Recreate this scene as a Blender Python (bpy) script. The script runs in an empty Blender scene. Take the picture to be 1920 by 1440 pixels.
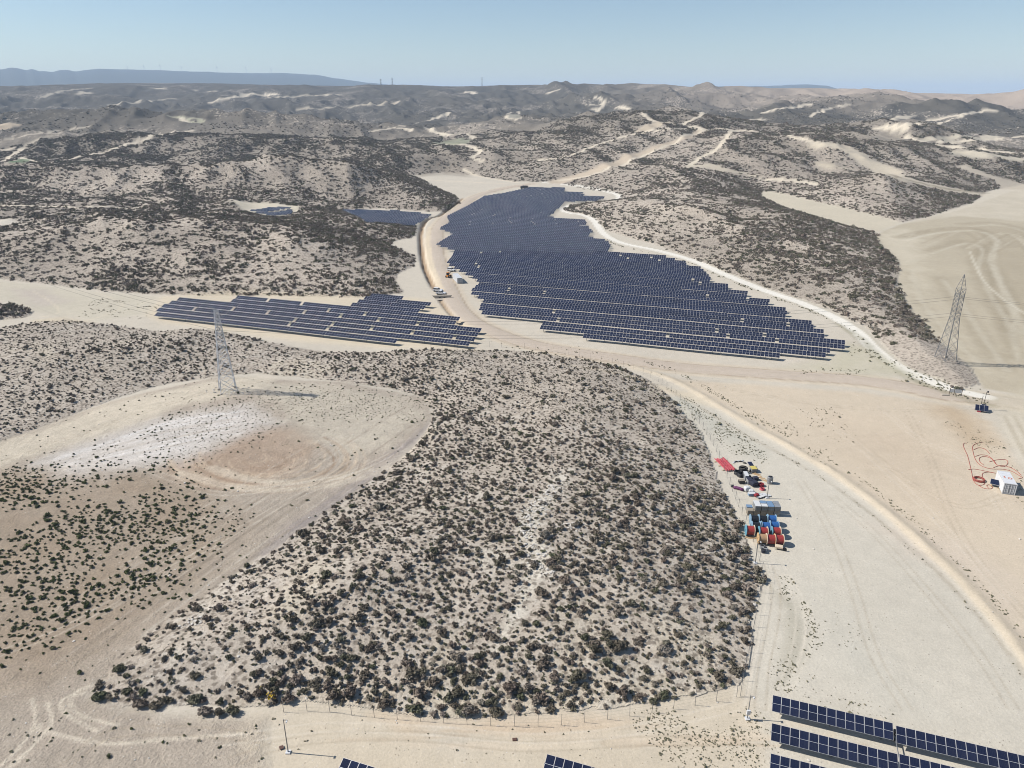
import bpy, bmesh, math, random
import numpy as np
from mathutils import Vector, Matrix

# ------------------------------------------------------------------ camera, sky, sun, exposure
scn = bpy.context.scene
COL = scn.collection
FPX, HOR, CAMH = 1371.0, 185.0, 79.0            # focal length and horizon row in pixels of the 1920 x 1440 frame
PITCH = math.atan((720.0 - HOR) / FPX)
cd = bpy.data.cameras.new('camera'); cam = bpy.data.objects.new('camera', cd); COL.objects.link(cam)
cam.location = (0, 0, CAMH); cam.rotation_euler = (math.pi / 2 - PITCH, 0, 0)
cd.sensor_width = 36.0; cd.lens = 36.0 * FPX / 1920.0; cd.clip_start = 1.0; cd.clip_end = 60000.0
scn.camera = cam
SUN_EL, SUN_AZ = math.radians(43), math.radians(174)      # azimuth of the sun in the plane, from +X towards +Y
w = bpy.data.worlds.new('World'); scn.world = w; w.use_nodes = True
nt = w.node_tree; nt.nodes.clear()
sky = nt.nodes.new('ShaderNodeTexSky'); sky.sky_type = 'NISHITA'; sky.sun_disc = False
sky.sun_elevation = SUN_EL; sky.sun_rotation = math.pi / 2 - SUN_AZ
sky.altitude = 300; sky.air_density = 1.0; sky.dust_density = 0.15; sky.ozone_density = 2.6
bgn = nt.nodes.new('ShaderNodeBackground'); bgn.inputs[1].default_value = 0.075
wo = nt.nodes.new('ShaderNodeOutputWorld')
nt.links.new(sky.outputs[0], bgn.inputs[0]); nt.links.new(bgn.outputs[0], wo.inputs[0])
sl = bpy.data.lights.new('sun', 'SUN'); sl.energy = 4.6; sl.angle = math.radians(0.53); sl.color = (1.0, 0.96, 0.91)
so = bpy.data.objects.new('sun', sl); COL.objects.link(so)
sdir = Vector((math.cos(SUN_AZ) * math.cos(SUN_EL), math.sin(SUN_AZ) * math.cos(SUN_EL), math.sin(SUN_EL)))
so.rotation_euler = sdir.to_track_quat('Z', 'Y').to_euler(); so.location = (0, 0, 300)
scn.view_settings.view_transform = 'Standard'; scn.view_settings.look = 'None'
scn.view_settings.exposure = 0.50; scn.view_settings.gamma = 1.0
scn.render.engine = 'CYCLES'
scn.cycles.use_denoising = True; scn.cycles.filter_width = 1.0; scn.cycles.max_bounces = 4; scn.cycles.diffuse_bounces = 2
scn.cycles.glossy_bounces = 2; scn.cycles.transmission_bounces = 2; scn.cycles.volume_bounces = 1
scn.cycles.transparent_max_bounces = 4; scn.cycles.caustics_reflective = False; scn.cycles.caustics_refractive = False

# ------------------------------------------------------------------ helpers
rng = np.random.default_rng(7); random.seed(7)
def srgb(r, g, b):
    return tuple(((c / 255.0) / 12.92 if c <= 10.3 else ((c / 255.0 + 0.055) / 1.055) ** 2.4) for c in (r, g, b))
def tag(o, label=None, cat=None, group=None, kind=None):
    if label: o['label'] = label
    if cat: o['category'] = cat
    if group: o['group'] = group
    if kind: o['kind'] = kind
    return o
def empty(name, loc=(0, 0, 0), rz=0.0):
    o = bpy.data.objects.new(name, None); COL.objects.link(o); o.location = loc; o.rotation_euler = (0, 0, rz)
    o.empty_display_size = 0.3
    return o
def flat(x, y, z=0.0):
    """point of the plane at height z seen at a pixel of the photograph"""
    u = (x - 960.0) / FPX; v = (720.0 - y) / FPX
    dy = math.cos(PITCH) + v * math.sin(PITCH); dz = -math.sin(PITCH) + v * math.cos(PITCH)
    t = (z - CAMH) / dz
    return np.array((u * t, dy * t))
def flats(pts, z=0.0): return np.array([flat(x, y, z) for x, y in pts])
def azd(x, d): return np.array((d * (x - 960.0) / 1453.0, d))      # far point at pixel column x, d metres out
def sst(a, b, x):
    t = np.clip((x - a) / (b - a), 0, 1); return t * t * (3 - 2 * t)
_TAB = [np.random.default_rng(900 + q).random((256, 256)).astype(np.float32) for q in range(8)]
def vnoise(x, y, s, seed=0):
    T = _TAB[seed % 8].ravel(); o = (seed * 37) % 251
    x = (x / s).astype(np.float32) + np.float32(o); y = (y / s).astype(np.float32) + np.float32(o * 0.7)
    ix = np.floor(x); iy = np.floor(y); fx = x - ix; fy = y - iy
    fx = fx * fx * fx * (fx * (fx * 6 - 15) + 10); fy = fy * fy * fy * (fy * (fy * 6 - 15) + 10)
    i = ix.astype(np.int32); j = iy.astype(np.int32); i0 = (i & 255) << 8; i1 = ((i + 1) & 255) << 8; j0 = j & 255; j1 = (j + 1) & 255
    p = T[i0 | j0]; q = T[i0 | j1]; p = p + (T[i1 | j0] - p) * fx; q = q + (T[i1 | j1] - q) * fx
    return p + (q - p) * fy
def fbm(x, y, s, o=4, seed=0):
    t = 0.0; a = 0.5; n = 0.0
    for k in range(o):
        r = 0.6 * k
        t = t + a * vnoise(x * math.cos(r) - y * math.sin(r), x * math.sin(r) + y * math.cos(r), s, seed + k); n += a; a *= 0.5; s *= 0.5
    return t / n
def ridged(x, y, s, o=4, seed=0):
    t = 0.0; a = 0.5; n = 0.0
    for k in range(o):
        r = 0.8 * k
        t = t + a * (1 - np.abs(2 * vnoise(x * math.cos(r) - y * math.sin(r), x * math.sin(r) + y * math.cos(r), s, seed + k) - 1)); n += a; a *= 0.5; s *= 0.5
    return t / n
def segd(P, line, closed=False):
    """distance of points to a polyline and the fraction along it"""
    L = np.asarray(line, float); m = len(L); best = np.full(len(P), 1e9); fr = np.zeros(len(P)); n = m if closed else m - 1
    for i in range(n):
        a = L[i]; b = L[(i + 1) % m]; d = b - a; q = max(float(d @ d), 1e-9)
        t = np.clip(((P - a) @ d) / q, 0, 1); e = P - a - t[:, None] * d
        dd = np.hypot(e[:, 0], e[:, 1]); k = dd < best; best[k] = dd[k]; fr[k] = (i + t[k]) / n
    return best, fr
def sdf(P, poly):
    """signed distance to a polygon, negative inside"""
    L = np.asarray(poly, float); m = len(L); d, _ = segd(P, L, True); ins = np.zeros(len(P), bool)
    for i in range(m):
        a = L[i]; b = L[(i + 1) % m]
        c = (a[1] > P[:, 1]) != (b[1] > P[:, 1])
        if c.any():
            xi = (b[0] - a[0]) * (P[:, 1] - a[1]) / ((b[1] - a[1]) if b[1] != a[1] else 1e-9) + a[0]
            ins ^= c & (P[:, 0] < xi)
    return np.where(ins, -d, d)
def smooth_line(pts, n=6):
    """Catmull-Rom through the points"""
    p = np.asarray(pts, float); q = np.vstack([2 * p[0] - p[1], p, 2 * p[-1] - p[-2]]); out = []
    for i in range(1, len(q) - 2):
        for k in range(n):
            t = k / n
            out.append(0.5 * ((2 * q[i]) + (q[i + 1] - q[i - 1]) * t + (2 * q[i - 1] - 5 * q[i] + 4 * q[i + 1] - q[i + 2]) * t * t + (3 * q[i] - q[i - 1] - 3 * q[i + 1] + q[i + 2]) * t ** 3))
    out.append(q[-2]); return np.array(out)

# ------------------------------------------------------------------ land use outlines (pixels of the photograph, laid on the valley floor)
PX_BARE = [(-900, 500), (-300, 505), (0, 522), (100, 534), (200, 546), (330, 553), (560, 555), (700, 558), (757, 547), (737, 530), (745, 514), (776, 499),
           (778, 480), (760, 471), (733, 461), (735, 453), (775, 444), (780, 428), (770, 418), (690, 405), (640, 394), (720, 391), (800, 397), (840, 397), (864, 380),
           (852, 366), (828, 358), (800, 344), (775, 333), (830, 328), (900, 334), (960, 343), (1050, 346), (1100, 357), (1160, 365), (1166, 374),
           (1120, 380), (1066, 386), (1056, 396), (1085, 399), (1116, 410), (1142, 434), (1240, 462), (1350, 505), (1430, 537), (1560, 580),
           (1630, 616), (1664, 656), (1704, 687), (1762, 712), (1800, 728), (1838, 724), (1820, 690), (1760, 640), (1705, 578), (1682, 527),
           (1687, 490), (1652, 460), (1640, 437), (1560, 415), (1480, 392), (1425, 369), (1430, 361), (1462, 364), (1520, 377), (1600, 394), (1690, 417),
           (1740, 406), (1820, 383), (1852, 362), (1920, 352), (2300, 340), (3200, 1700), (1920, 1900), (0, 1900), (-1600, 1700)]
PX_SCRUB = [(-700, 640), (-200, 625), (0, 614), (60, 604), (120, 600), (200, 608), (300, 622), (360, 616), (420, 622), (500, 641), (600, 660), (700, 661), (780, 656), (900, 656), (1000, 660),
            (1090, 673), (1170, 690), (1215, 712), (1250, 742), (1285, 780), (1318, 818), (1332, 850), (1345, 895), (1365, 940), (1390, 990), (1417, 1050),
            (1425, 1090), (1416, 1140), (1408, 1190), (1400, 1240), (1388, 1278), (1350, 1300), (1250, 1316), (1100, 1334), (960, 1344), (860, 1348), (750, 1338),
            (650, 1326), (560, 1318), (500, 1320), (440, 1330), (370, 1322), (300, 1322), (230, 1322), (165, 1305), (230, 1225), (330, 1150), (430, 1085),
            (520, 1025), (600, 968), (680, 915), (745, 868), (796, 822), (815, 780), (795, 748), (740, 732), (640, 720), (560, 710), (480, 704), (400, 711),
            (320, 724), (260, 741), (190, 766), (100, 797), (0, 832), (-300, 950)]
PX_KNOLL = [(-300, 570), (-60, 570), (0, 571), (40, 574), (63, 587), (48, 595), (0, 600), (-60, 610), (-300, 615)]
W_BARE, W_SCRUB, W_KNOLL = flats(PX_BARE), flats(PX_SCRUB), flats(PX_KNOLL)

# ------------------------------------------------------------------ terrain: one polar sheet of quads from below the camera to the skyline
AZ = np.radians(np.concatenate([np.linspace(-180, -51, 34)[:-1], np.arange(-51, 51.01, 0.14), np.linspace(51, 180, 34)[1:]]))
rows = [18.0, 30.0, 42.0, 50.0]
yy = 1600.0
while True:
    r = flat(960, yy)[1]
    if r > 640: break
    if r > rows[-1]: rows.append(r)
    yy -= 1.6
r = rows[-1]
while r < 5200: r *= 1.0066; rows.append(r)
while r < 22000: r *= 1.02; rows.append(r)
RR = np.array(rows)
A2, R2 = np.meshgrid(AZ, RR)
GX = (np.sin(A2) * R2).ravel(); GY = (np.cos(A2) * R2).ravel(); GP = np.stack([GX, GY], 1)
NR, NA = A2.shape
DD = np.hypot(GX, GY)
# signed distances on a 3 m raster, then bilinear
CS = 3.0; X0, X1, Y0, Y1 = -780.0, 900.0, -20.0, 1000.0
rx = np.arange(X0, X1 + CS, CS); ry = np.arange(Y0, Y1 + CS, CS)
rg = np.stack([a.ravel() for a in np.meshgrid(rx, ry)], 1)
def raster(poly): return sdf(rg, poly).reshape(len(ry), len(rx))
RB, RS, RK = raster(W_BARE), raster(W_SCRUB), raster(W_KNOLL)
def bil(G, x, y):
    fx = np.clip((x - X0) / CS, 0, len(rx) - 1.001); fy = np.clip((y - Y0) / CS, 0, len(ry) - 1.001)
    i = fx.astype(int); j = fy.astype(int); fx = fx - i; fy = fy - j
    return (G[j, i] * (1 - fx) + G[j, i + 1] * fx) * (1 - fy) + (G[j + 1, i] * (1 - fx) + G[j + 1, i + 1] * fx) * fy
def dist_bare(x, y):                       # > 0 outside the bare valley floor
    d = bil(RB, x, y); far = sst(840, 980, y)
    return d * (1 - far) + 400.0 * far
RIDGES = [  # (points, height, half width)
    ([azd(-500, 690), azd(0, 680), azd(250, 660), azd(500, 665), azd(700, 655), azd(800, 640)], 19, 48),
    ([azd(-300, 1000), azd(200, 980), azd(600, 950), azd(760, 900)], 18, 60),
    ([azd(-300, 1350), azd(300, 1300), azd(620, 1200)], 18, 90),
    ([azd(100, 430), azd(300, 425), azd(480, 420), azd(640, 415), azd(735, 405)], 7.5, 34),
    ([azd(700, 372), azd(740, 372)], 4.0, 20),
    ([azd(1150, 860), azd(1240, 1100), azd(1300, 1500)], 20, 70),
    ([azd(1050, 1000), azd(1130, 1250), azd(1180, 1600)], 16, 60),
    ([azd(900, 1150), azd(1000, 1400), azd(1080, 1700)], 14, 60),
    ([azd(1330, 760), azd(1390, 900)], 8, 70),
    ([azd(1560, 590), azd(1660, 620), azd(1760, 640)], 13, 42),
    ([azd(1480, 790), azd(1600, 800), azd(1700, 850)], 12, 60),
    ([azd(1640, 980), azd(1750, 1000)], 18, 75),
    ([azd(1870, 760), azd(1960, 800)], 10, 50),
    ([azd(1250, 470), azd(1420, 480), azd(1580, 440)], 9, 60),
]
CREST_X = [-1200, -300, 0, 100, 200, 400, 640, 760, 860, 1000, 1120, 1180, 1240, 1300, 1450, 1560, 1640, 1700, 1800, 1850, 1920, 2300, 3200]
CREST_Y = [174, 172, 168, 164, 160, 159, 163, 160, 163, 160, 162, 157, 160, 166, 168, 170, 171, 177, 179, 184, 184, 186, 186]
CREST_D = [3400, 3400, 3400, 3400, 3400, 3400, 3300, 3200, 3100, 3000, 2900, 2700, 2600, 2500, 2400, 2400, 2350, 2350, 2300, 2300, 2300, 2300, 2300]
MESA_X = [-1200, -400, -60, 0, 30, 45, 60, 72, 85, 95, 120, 135, 148, 160, 205, 260, 330, 360, 480, 540, 600, 640, 700, 760, 850, 1240, 1290, 1300, 1420, 1470, 1500, 1540, 1552, 1590, 3200]
MESA_Y = [146, 144, 142, 141, 139, 136, 137, 140.5, 137.5, 141, 141.5, 138, 138.5, 140.5, 136, 136, 138, 138, 140, 139, 142, 149, 156, 163, 175, 172, 165, 163.5, 162.5, 161, 160.5, 162.5, 166, 178, 188]
def terrain(x, y):
    d = np.hypot(x, y); px = 960 + 1453.0 * x / np.maximum(y, 1.0)
    px = np.where(y > 20, px, np.where(x > 0, 3200, -1200)); px = np.clip(px, -1200, 3200)
    db = dist_bare(x, y); ds = bil(RS, x, y); dk = bil(RK, x, y)
    near = 1 - sst(840, 980, y)
    z = 0.25 * (fbm(x, y, 30, 3, 11) - 0.5)
    # scrub hill in the foreground, broad and low, and the knoll at the left edge
    ins = np.maximum(-ds, 0)
    z += near * (4.8 * (1 - np.exp(-ins / 30.0)) + 2.6 * sst(2, 26, ins) * (fbm(x, y, 42, 3, 5) - 0.5) + 0.5 * sst(0, 6, ins) * (fbm(x, y, 7, 2, 9) - 0.5))
    z += near * 2.0 * (1 - np.exp(-np.maximum(-dk, 0) / 6.0))
    # bare spur at the left
    sp = flat(420, 770); z += 2.2 * np.exp(-(((x - sp[0]) / 46) ** 2 + ((y - sp[1]) / 24) ** 2))
    # hills beyond the valley floor
    o = np.maximum(db, 0); amp = sst(0, 75, o)
    far = sst(560, 2600, d)
    roll = fbm(x, y, 170, 3, 21) * 0.55 + ridged(x, y, 120, 3, 31) * 0.45
    z += 6.0 * (1 - np.exp(-o / 26.0)) + amp * (11 + 30 * far) * (roll - 0.40)
    z += amp * (4.2 + 5.0 * far) * (ridged(x + 0.25 * y, 0.30 * y, 44, 2, 91) - 0.55) * 1.6
    z += amp * (3.0 + 4.0 * far) * (ridged(x + 0.5 * y, y, 46 + 0 * d, 2, 77) - 0.55) * 1.5
    P = np.stack([x, y], 1)
    for pts, hh, wd in RIDGES:
        L = smooth_line(pts, 5); m = (np.abs(x - L[:, 0].mean()) < np.ptp(L[:, 0]) / 2 + 4 * wd) & (np.abs(y - L[:, 1].mean()) < np.ptp(L[:, 1]) / 2 + 4 * wd)
        if not m.any(): continue
        dl, fr = segd(P[m], L)
        wob = 0.75 + 0.6 * (fbm(x[m], y[m], 90, 3, 41) - 0.5) + 0.45 * (ridged(x[m], y[m], 50, 2, 43) - 0.5)
        z[m] += amp[m] * hh * np.exp(-(dl / wd) ** 2) * np.minimum(1, 0.35 + 3 * np.minimum(fr, 1 - fr)) * wob
    for (hx, hd, hh, rx_, ry_) in ((1335, 1040, 33, 300, 230), (320, 1230, 27, 360, 210), (1130, 1350, 16, 200, 260), (1620, 830, 7, 120, 90), (1750, 1020, 10, 110, 90)):
        q = azd(hx, hd); z += amp * hh * np.exp(-(((x - q[0]) / rx_) ** 2 + ((y - q[1]) / ry_) ** 2)) * (0.85 + 0.4 * (fbm(x, y, 150, 3, 87) - 0.4))
    # country rising to the skyline
    cy = np.interp(px, CREST_X, CREST_Y); cdst = np.interp(px, CREST_X, CREST_D)
    # what height at the crest distance shows at that row
    ca = np.arctan((720.0 - cy) / FPX) - PITCH
    zc = CAMH + cdst * np.tan(ca)
    t = np.clip((d - 620) / (cdst - 620), 0, 1.3)
    up = zc * np.where(t < 1, 0.30 * t ** 1.1 + 0.70 * sst(0.45, 1.0, t) , 1 - 1.2 * (t - 1))
    er = ridged(x, y, 330, 4, 51) - 0.55; er2 = ridged(x * 1.3, y * 0.8, 120, 3, 61) - 0.5
    band = sst(0.3, 0.75, t) * (1 - sst(0.84, 0.98, t)) * (0.35 + 0.75 * sst(700, 1200, px))
    damp = 1 - sst(0.55, 0.98, t)
    z = z * np.where(d > 900, np.maximum(damp, 0.12), 1) + up + band * (50 * er + 60 * (ridged(x + 0.3 * y, 0.38 * y, 200, 3, 63) - 0.55) + 14 * er2)
    far2 = sst(1050, 1500, d) * (1 - sst(0.80, 0.97, t)); z += far2 * 20 * (ridged(0.45 * x + 0.2 * y, y, 260, 2, 93) - 0.55)
    # far tableland
    my = np.interp(px, MESA_X, MESA_Y) - 1.6 * (vnoise(px, px * 0, 46, 5) - 0.5) - 1.2 * (vnoise(px, px * 0, 15, 6) - 0.5); zm = CAMH + 10500 * np.tan(np.arctan((720.0 - my) / FPX) - PITCH)
    back = sst(4200, 10500, d); front = 1 - sst(3400, 4600, d)
    z = np.where(d < 3000, z, z * front + (1 - front) * 20.0)
    z = np.where(d > 4200, np.maximum(z, 20 + (zm - 20) * np.where(d < 10500, back ** 2.2 + 0.05 * (fbm(x, y, 900, 3, 71) - 0.5) * back * (1 - back) * 4, 1.0)), z)
    z = np.where(d > 15000, z * (1 - sst(15000, 22000, d)), z)
    return z
# worked ground: banks, ditches and cuttings (pixel line, height, half width in metres)
PX_BERM = [(1190, 690), (1245, 706), (1300, 733), (1400, 793), (1480, 837), (1560, 884), (1640, 942), (1720, 1010), (1800, 1085), (1870, 1165), (1935, 1250), (2010, 1360)]
PX_DITCH = [(868, 372), (852, 384), (838, 394), (822, 405), (802, 411), (792, 424), (789, 445), (791, 470), (796, 498), (806, 522), (815, 543)]
PX_DITCH2 = [(825, 562), (838, 580), (860, 604), (885, 624)]
PX_ROAD = [(1000, 347), (940, 356), (890, 370), (868, 386), (842, 404), (824, 424), (817, 450), (819, 480), (829, 515), (843, 548), (860, 580), (888, 605), (930, 625), (985, 643), (1060, 658),
           (1160, 673), (1270, 688), (1390, 698), (1500, 706), (1600, 713), (1690, 725), (1760, 740), (1840, 748), (1960, 765)]
PX_TRACK = [(1020, 345), (1070, 350), (1110, 357), (1150, 364), (1161, 371), (1150, 377), (1110, 381), (1070, 385), (1054, 392), (1066, 399), (1092, 403), (1112, 413), (1132, 438), (1165, 455), (1235, 470),
            (1300, 489), (1350, 511), (1430, 543), (1500, 567), (1560, 593), (1605, 621), (1640, 656), (1685, 688), (1740, 713), (1795, 733), (1850, 746)]
W_BERM, W_DITCH, W_DITCH2, W_ROAD, W_TRACK = [smooth_line(flats(p), 6) for p in (PX_BERM, PX_DITCH, PX_DITCH2, PX_ROAD, PX_TRACK)]
GZ = terrain(GX, GY)
def carve(line, f, reach):
    m = (GX > line[:, 0].min() - reach) & (GX < line[:, 0].max() + reach) & (GY > line[:, 1].min() - reach) & (GY < line[:, 1].max() + reach)
    i = np.nonzero(m)[0]; dl, fr = segd(GP[i], line); k = dl < reach; i = i[k]
    GZ[i] += f(dl[k], fr[k], GX[i], GY[i])
carve(W_BERM, lambda d, f, x, y: (0.42 + 0.3 * (vnoise(x, y, 4, 3) - 0.5)) * np.exp(-(d / 1.35) ** 2), 6)
carve(W_DITCH, lambda d, f, x, y: -1.7 * np.exp(-(d / (1.2 + .35 * vnoise(x, y, 6, 8))) ** 4) * np.minimum(1, 12 * np.minimum(f, 1 - f)), 6)
carve(W_DITCH2, lambda d, f, x, y: -0.7 * np.exp(-(d / 0.8) ** 4), 5)
carve(W_ROAD, lambda d, f, x, y: 0.30 * np.exp(-(d / 3.6) ** 6), 9)
GZ2 = GZ.reshape(NR, NA)
def ground(x, y):
    """height of the built sheet at points"""
    x = np.atleast_1d(np.asarray(x, float)); y = np.atleast_1d(np.asarray(y, float))
    fi = np.interp(np.hypot(x, y), RR, np.arange(NR)); fj = np.interp(np.arctan2(x, y), AZ, np.arange(NA))
    i = np.clip(fi.astype(int), 0, NR - 2); j = np.clip(fj.astype(int), 0, NA - 2); fi = fi - i; fj = fj - j
    return (GZ2[i, j] * (1 - fj) + GZ2[i, j + 1] * fj) * (1 - fi) + (GZ2[i + 1, j] * (1 - fj) + GZ2[i + 1, j + 1] * fj) * fi
_ts = np.concatenate([np.linspace(55, 700, 900), np.geomspace(702, 15000, 1400)])
def at(px, py):
    """first point of the terrain seen at a pixel"""
    u = (px - 960.0) / FPX; v = (720.0 - py) / FPX
    dv = np.array((u, math.cos(PITCH) + v * math.sin(PITCH), -math.sin(PITCH) + v * math.cos(PITCH))); dv /= np.linalg.norm(dv)
    z = CAMH + _ts * dv[2]; g = ground(_ts * dv[0], _ts * dv[1]); k = np.nonzero(z <= g)[0]
    k = k[0] if len(k) else len(_ts) - 1
    a, b = _ts[max(k - 1, 0)], _ts[k]
    for _ in range(18):
        m = 0.5 * (a + b)
        if CAMH + m * dv[2] <= ground(m * dv[0], m * dv[1])[0]: b = m
        else: a = m
    q = dv * b; return Vector((q[0], q[1], float(ground(q[0], q[1])[0])))
def gz(x, y): return float(ground(x, y)[0])

# ------------------------------------------------------------------ soils and land use, painted as base colours on the sheet
KA = 0.68
def S(r, g, b): return np.array(srgb(r, g, b)) * KA * np.array((1.0, 0.985, 0.965))
NV = len(GX)
soil = np.tile(S(214, 205, 188), (NV, 1)); scrub = np.zeros(NV); cls = np.zeros(NV, np.uint8)
CLASS = ['ground', 'dirt_road', 'gravel_track', 'field', 'hills', 'scrub_slope', 'tableland', 'hill_track', 'stony_bank']
WOB = (fbm(GX, GY, 9, 3, 101) - 0.5) * 2; WOB2 = (fbm(GX, GY, 2.2, 2, 103) - 0.5) * 2; WOB3 = (fbm(GX, GY, 60, 3, 107) - 0.5) * 2
def blend(i, a, col):
    a = np.clip(a, 0, 1)[:, None]; soil[i] = soil[i] * (1 - a) + np.asarray(col) * a
_RI = np.repeat(np.arange(NR), NA)
def near_ids(L, reach):
    r = np.hypot(L[:, 0], L[:, 1]); span = np.hypot(*np.ptp(L, axis=0)) if len(L) < 9 else 1e9
    lo_ = max(r.min() - reach - (0 if len(L) < 9 else 0), 0); hi_ = r.max() + reach
    if len(L) >= 9 and not (L[:, 1].min() > 30): lo_ = 0
    r0 = max(np.searchsorted(RR, lo_ * (0.6 if len(L) >= 9 else 0.97)) - 2, 0); r1 = min(np.searchsorted(RR, hi_ * 1.03) + 2, NR); s = slice(r0 * NA, r1 * NA)
    k = np.nonzero((GX[s] > L[:, 0].min() - reach) & (GX[s] < L[:, 0].max() + reach) & (GY[s] > L[:, 1].min() - reach) & (GY[s] < L[:, 1].max() + reach))[0]
    return k + r0 * NA
_BUF = np.full(NV, 1e9); _FRB = np.zeros(NV)
def line(L, half, col, alpha=1.0, feather=0.5, wob=0.5, clear=None, c=None, wscale=0, patch=0.0):
    """a strip of other soil along a world line; half width may taper"""
    L = np.asarray(L); hw = np.max(half); reach = hw + feather + wob + 1; n = len(L) - 1; got = []
    for s in range(0, n, 6):
        q = L[s:s + 7]; i = near_ids(q, reach)
        if not len(i): continue
        d, f = segd(GP[i], q); f = (s + f * (len(q) - 1)) / n; k = d < _BUF[i]; i = i[k]; _BUF[i] = d[k]; _FRB[i] = f[k]; got.append(i)
    if not got: return
    i = np.unique(np.concatenate(got)); d = _BUF[i].copy(); f = _FRB[i].copy(); _BUF[i] = 1e9
    h = np.interp(f, np.linspace(0, 1, len(np.atleast_1d(half))), np.atleast_1d(half))
    m = 1 - sst(-feather, feather, d - h + (WOB if wscale == 0 else WOB2)[i] * wob)
    if patch: m = m * (1 - patch + patch * sst(-0.4, 0.4, WOB2[i] + 0.6 * WOB[i]))
    blend(i, m * alpha, col)
    if clear is not None: scrub[i] *= 1 - np.clip(m * clear, 0, 1)
    if c is not None: cls[i[m > 0.5]] = c
def area(poly, col, alpha=1.0, feather=1.0, wob=1.0, clear=None, c=None, cover=None, noise=0.0):
    poly = np.asarray(poly); i = near_ids(poly, feather + wob * 2 + 1)
    if not len(i): return
    d = sdf(GP[i], poly) + WOB[i] * wob + 0.35 * WOB2[i] * wob
    m = 1 - sst(-feather, feather, d)
    a = m * (1 - noise + noise * sst(-0.5, 0.5, WOB[i] + 0.5 * WOB3[i])) if noise else m
    blend(i, a * alpha, col)
    if clear is not None: scrub[i] *= 1 - np.clip(m * clear, 0, 1)
    if cover is not None: scrub[i] = np.maximum(scrub[i] * (1 - m), 0) + cover * m
    if c is not None: cls[i[m > 0.5]] = c
def F(*pts): return flats(pts)                         # outline on the valley floor
def FL(*pts): return smooth_line(flats(pts), 6)
def AL(*pts):
    """line draped on the hills, cut into runs where a crest hides part of it"""
    q = smooth_line(np.array(pts, float), 3); q = q[:-1] if len(q) > 30 else q; w_ = np.array([at(*p)[:2] for p in q]); runs = [[w_[0]]]
    for a_, b_ in zip(w_[:-1], w_[1:]):
        da, db_ = np.hypot(*a_), np.hypot(*b_)
        if abs(da - db_) > 0.11 * da + 14: runs.append([b_])
        else: runs[-1].append(b_)
    return [np.array(r_) for r_ in runs if len(r_) > 1]
def AP(*pts): return np.array([at(*p)[:2] for p in pts])

DB = dist_bare(GX, GY); DS = bil(RS, GX, GY); DK = bil(RK, GX, GY)
wb = 0.8 * WOB + 0.5 * WOB2
hill = sst(-0.6, 0.9, DB + wb); slope = sst(-0.6, 0.9, -DS + wb) * (GY < 700); kn = sst(-0.6, 0.9, -DK + wb) * (GY < 700)
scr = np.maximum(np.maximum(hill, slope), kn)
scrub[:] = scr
pale = S(196, 185, 170)
soil[:] = soil * (1 - scr[:, None]) + pale * scr[:, None]
dryn = sst(-0.35, 0.5, WOB3 + 0.4 * WOB)
blend(np.arange(NV), scr * dryn * 0.55, S(206, 194, 178))
cls[(hill > 0.5)] = 4; cls[(np.maximum(slope, kn) > 0.5) & (hill <= 0.5)] = 5
farm = DD > 3600 + 300 * WOB3
cls[farm & (DD > 4200)] = 6
blend(np.nonzero(farm)[0], np.ones(farm.sum()), S(80, 86, 82)); scrub[farm] = 0.0
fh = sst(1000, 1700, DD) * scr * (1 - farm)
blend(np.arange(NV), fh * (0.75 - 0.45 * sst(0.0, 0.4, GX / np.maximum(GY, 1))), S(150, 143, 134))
hh_ = (hill > 0.3) & (DD < 1100)
blend(np.nonzero(hh_)[0], hill[hh_] * 0.6 * sst(-0.4, 0.4, -WOB3[hh_]), S(166, 156, 143))
# right hand eroded range: pale bare flanks
rr_ = (GY > 1500) & (GX > 250) & (DD < 3600)
blend(np.nonzero(rr_)[0], (sst(0.05, 0.5, (GX[rr_] / GY[rr_])) * 0.8 + 0.1) * sst(1500, 2100, DD[rr_]), S(196, 180, 165))
scrub[rr_] *= 1 - 0.78 * sst(0.0, 0.45, GX[rr_] / GY[rr_]) * sst(1500, 2100, DD[rr_])

# ---- valley floor soils
area(F((-300, 700), (0, 830), (190, 768), (400, 712), (640, 721), (800, 748), (815, 785), (745, 870), (600, 970), (430, 1087), (165, 1305), (300, 1345), (500, 1345), (480, 1900), (-1600, 1700)), S(184, 172, 156), 0.95, 1.5, 1.0)
area(F((-200, 905), (0, 880), (180, 870), (320, 885), (420, 930), (470, 985), (380, 1090), (230, 1210), (60, 1300), (-300, 1300)), S(164, 146, 124), 0.75, 7, 4.0, noise=0.35)
area(F((300, 880), (390, 850), (470, 815), (560, 812), (600, 840), (570, 880), (490, 912), (400, 920)), S(183, 158, 134), 0.75, 4, 2, noise=0.3)
area(F((60, 870), (180, 825), (330, 790), (470, 775), (520, 800), (430, 835), (350, 865), (240, 880), (120, 890)), S(236, 231, 224), 0.85, 6, 4.5, noise=0.45)
for k in range(16):
    o = random.uniform(-24, 24); s0 = random.uniform(0, 120)
    line(FL((90 + s0, 878 + o * .6 - s0 * .25), (250 + s0 * .8, 842 + o - s0 * .2), (430 + s0 * .3, 806 + o)), random.uniform(.2, .7), S(246, 243, 238) if k % 3 else S(196, 184, 168), 0.5, 0.4, 0.4, wscale=1, patch=0.5)
area(F((-200, 850), (0, 835), (200, 772), (400, 718), (520, 712), (480, 745), (330, 780), (150, 835), (0, 880), (-200, 910)), S(224, 213, 192), 0.8, 3, 2.0)
area(F((480, 720), (620, 728), (760, 745), (800, 780), (740, 840), (640, 860), (560, 810), (500, 770)), S(212, 203, 184), 0.7, 5, 3)
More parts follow.
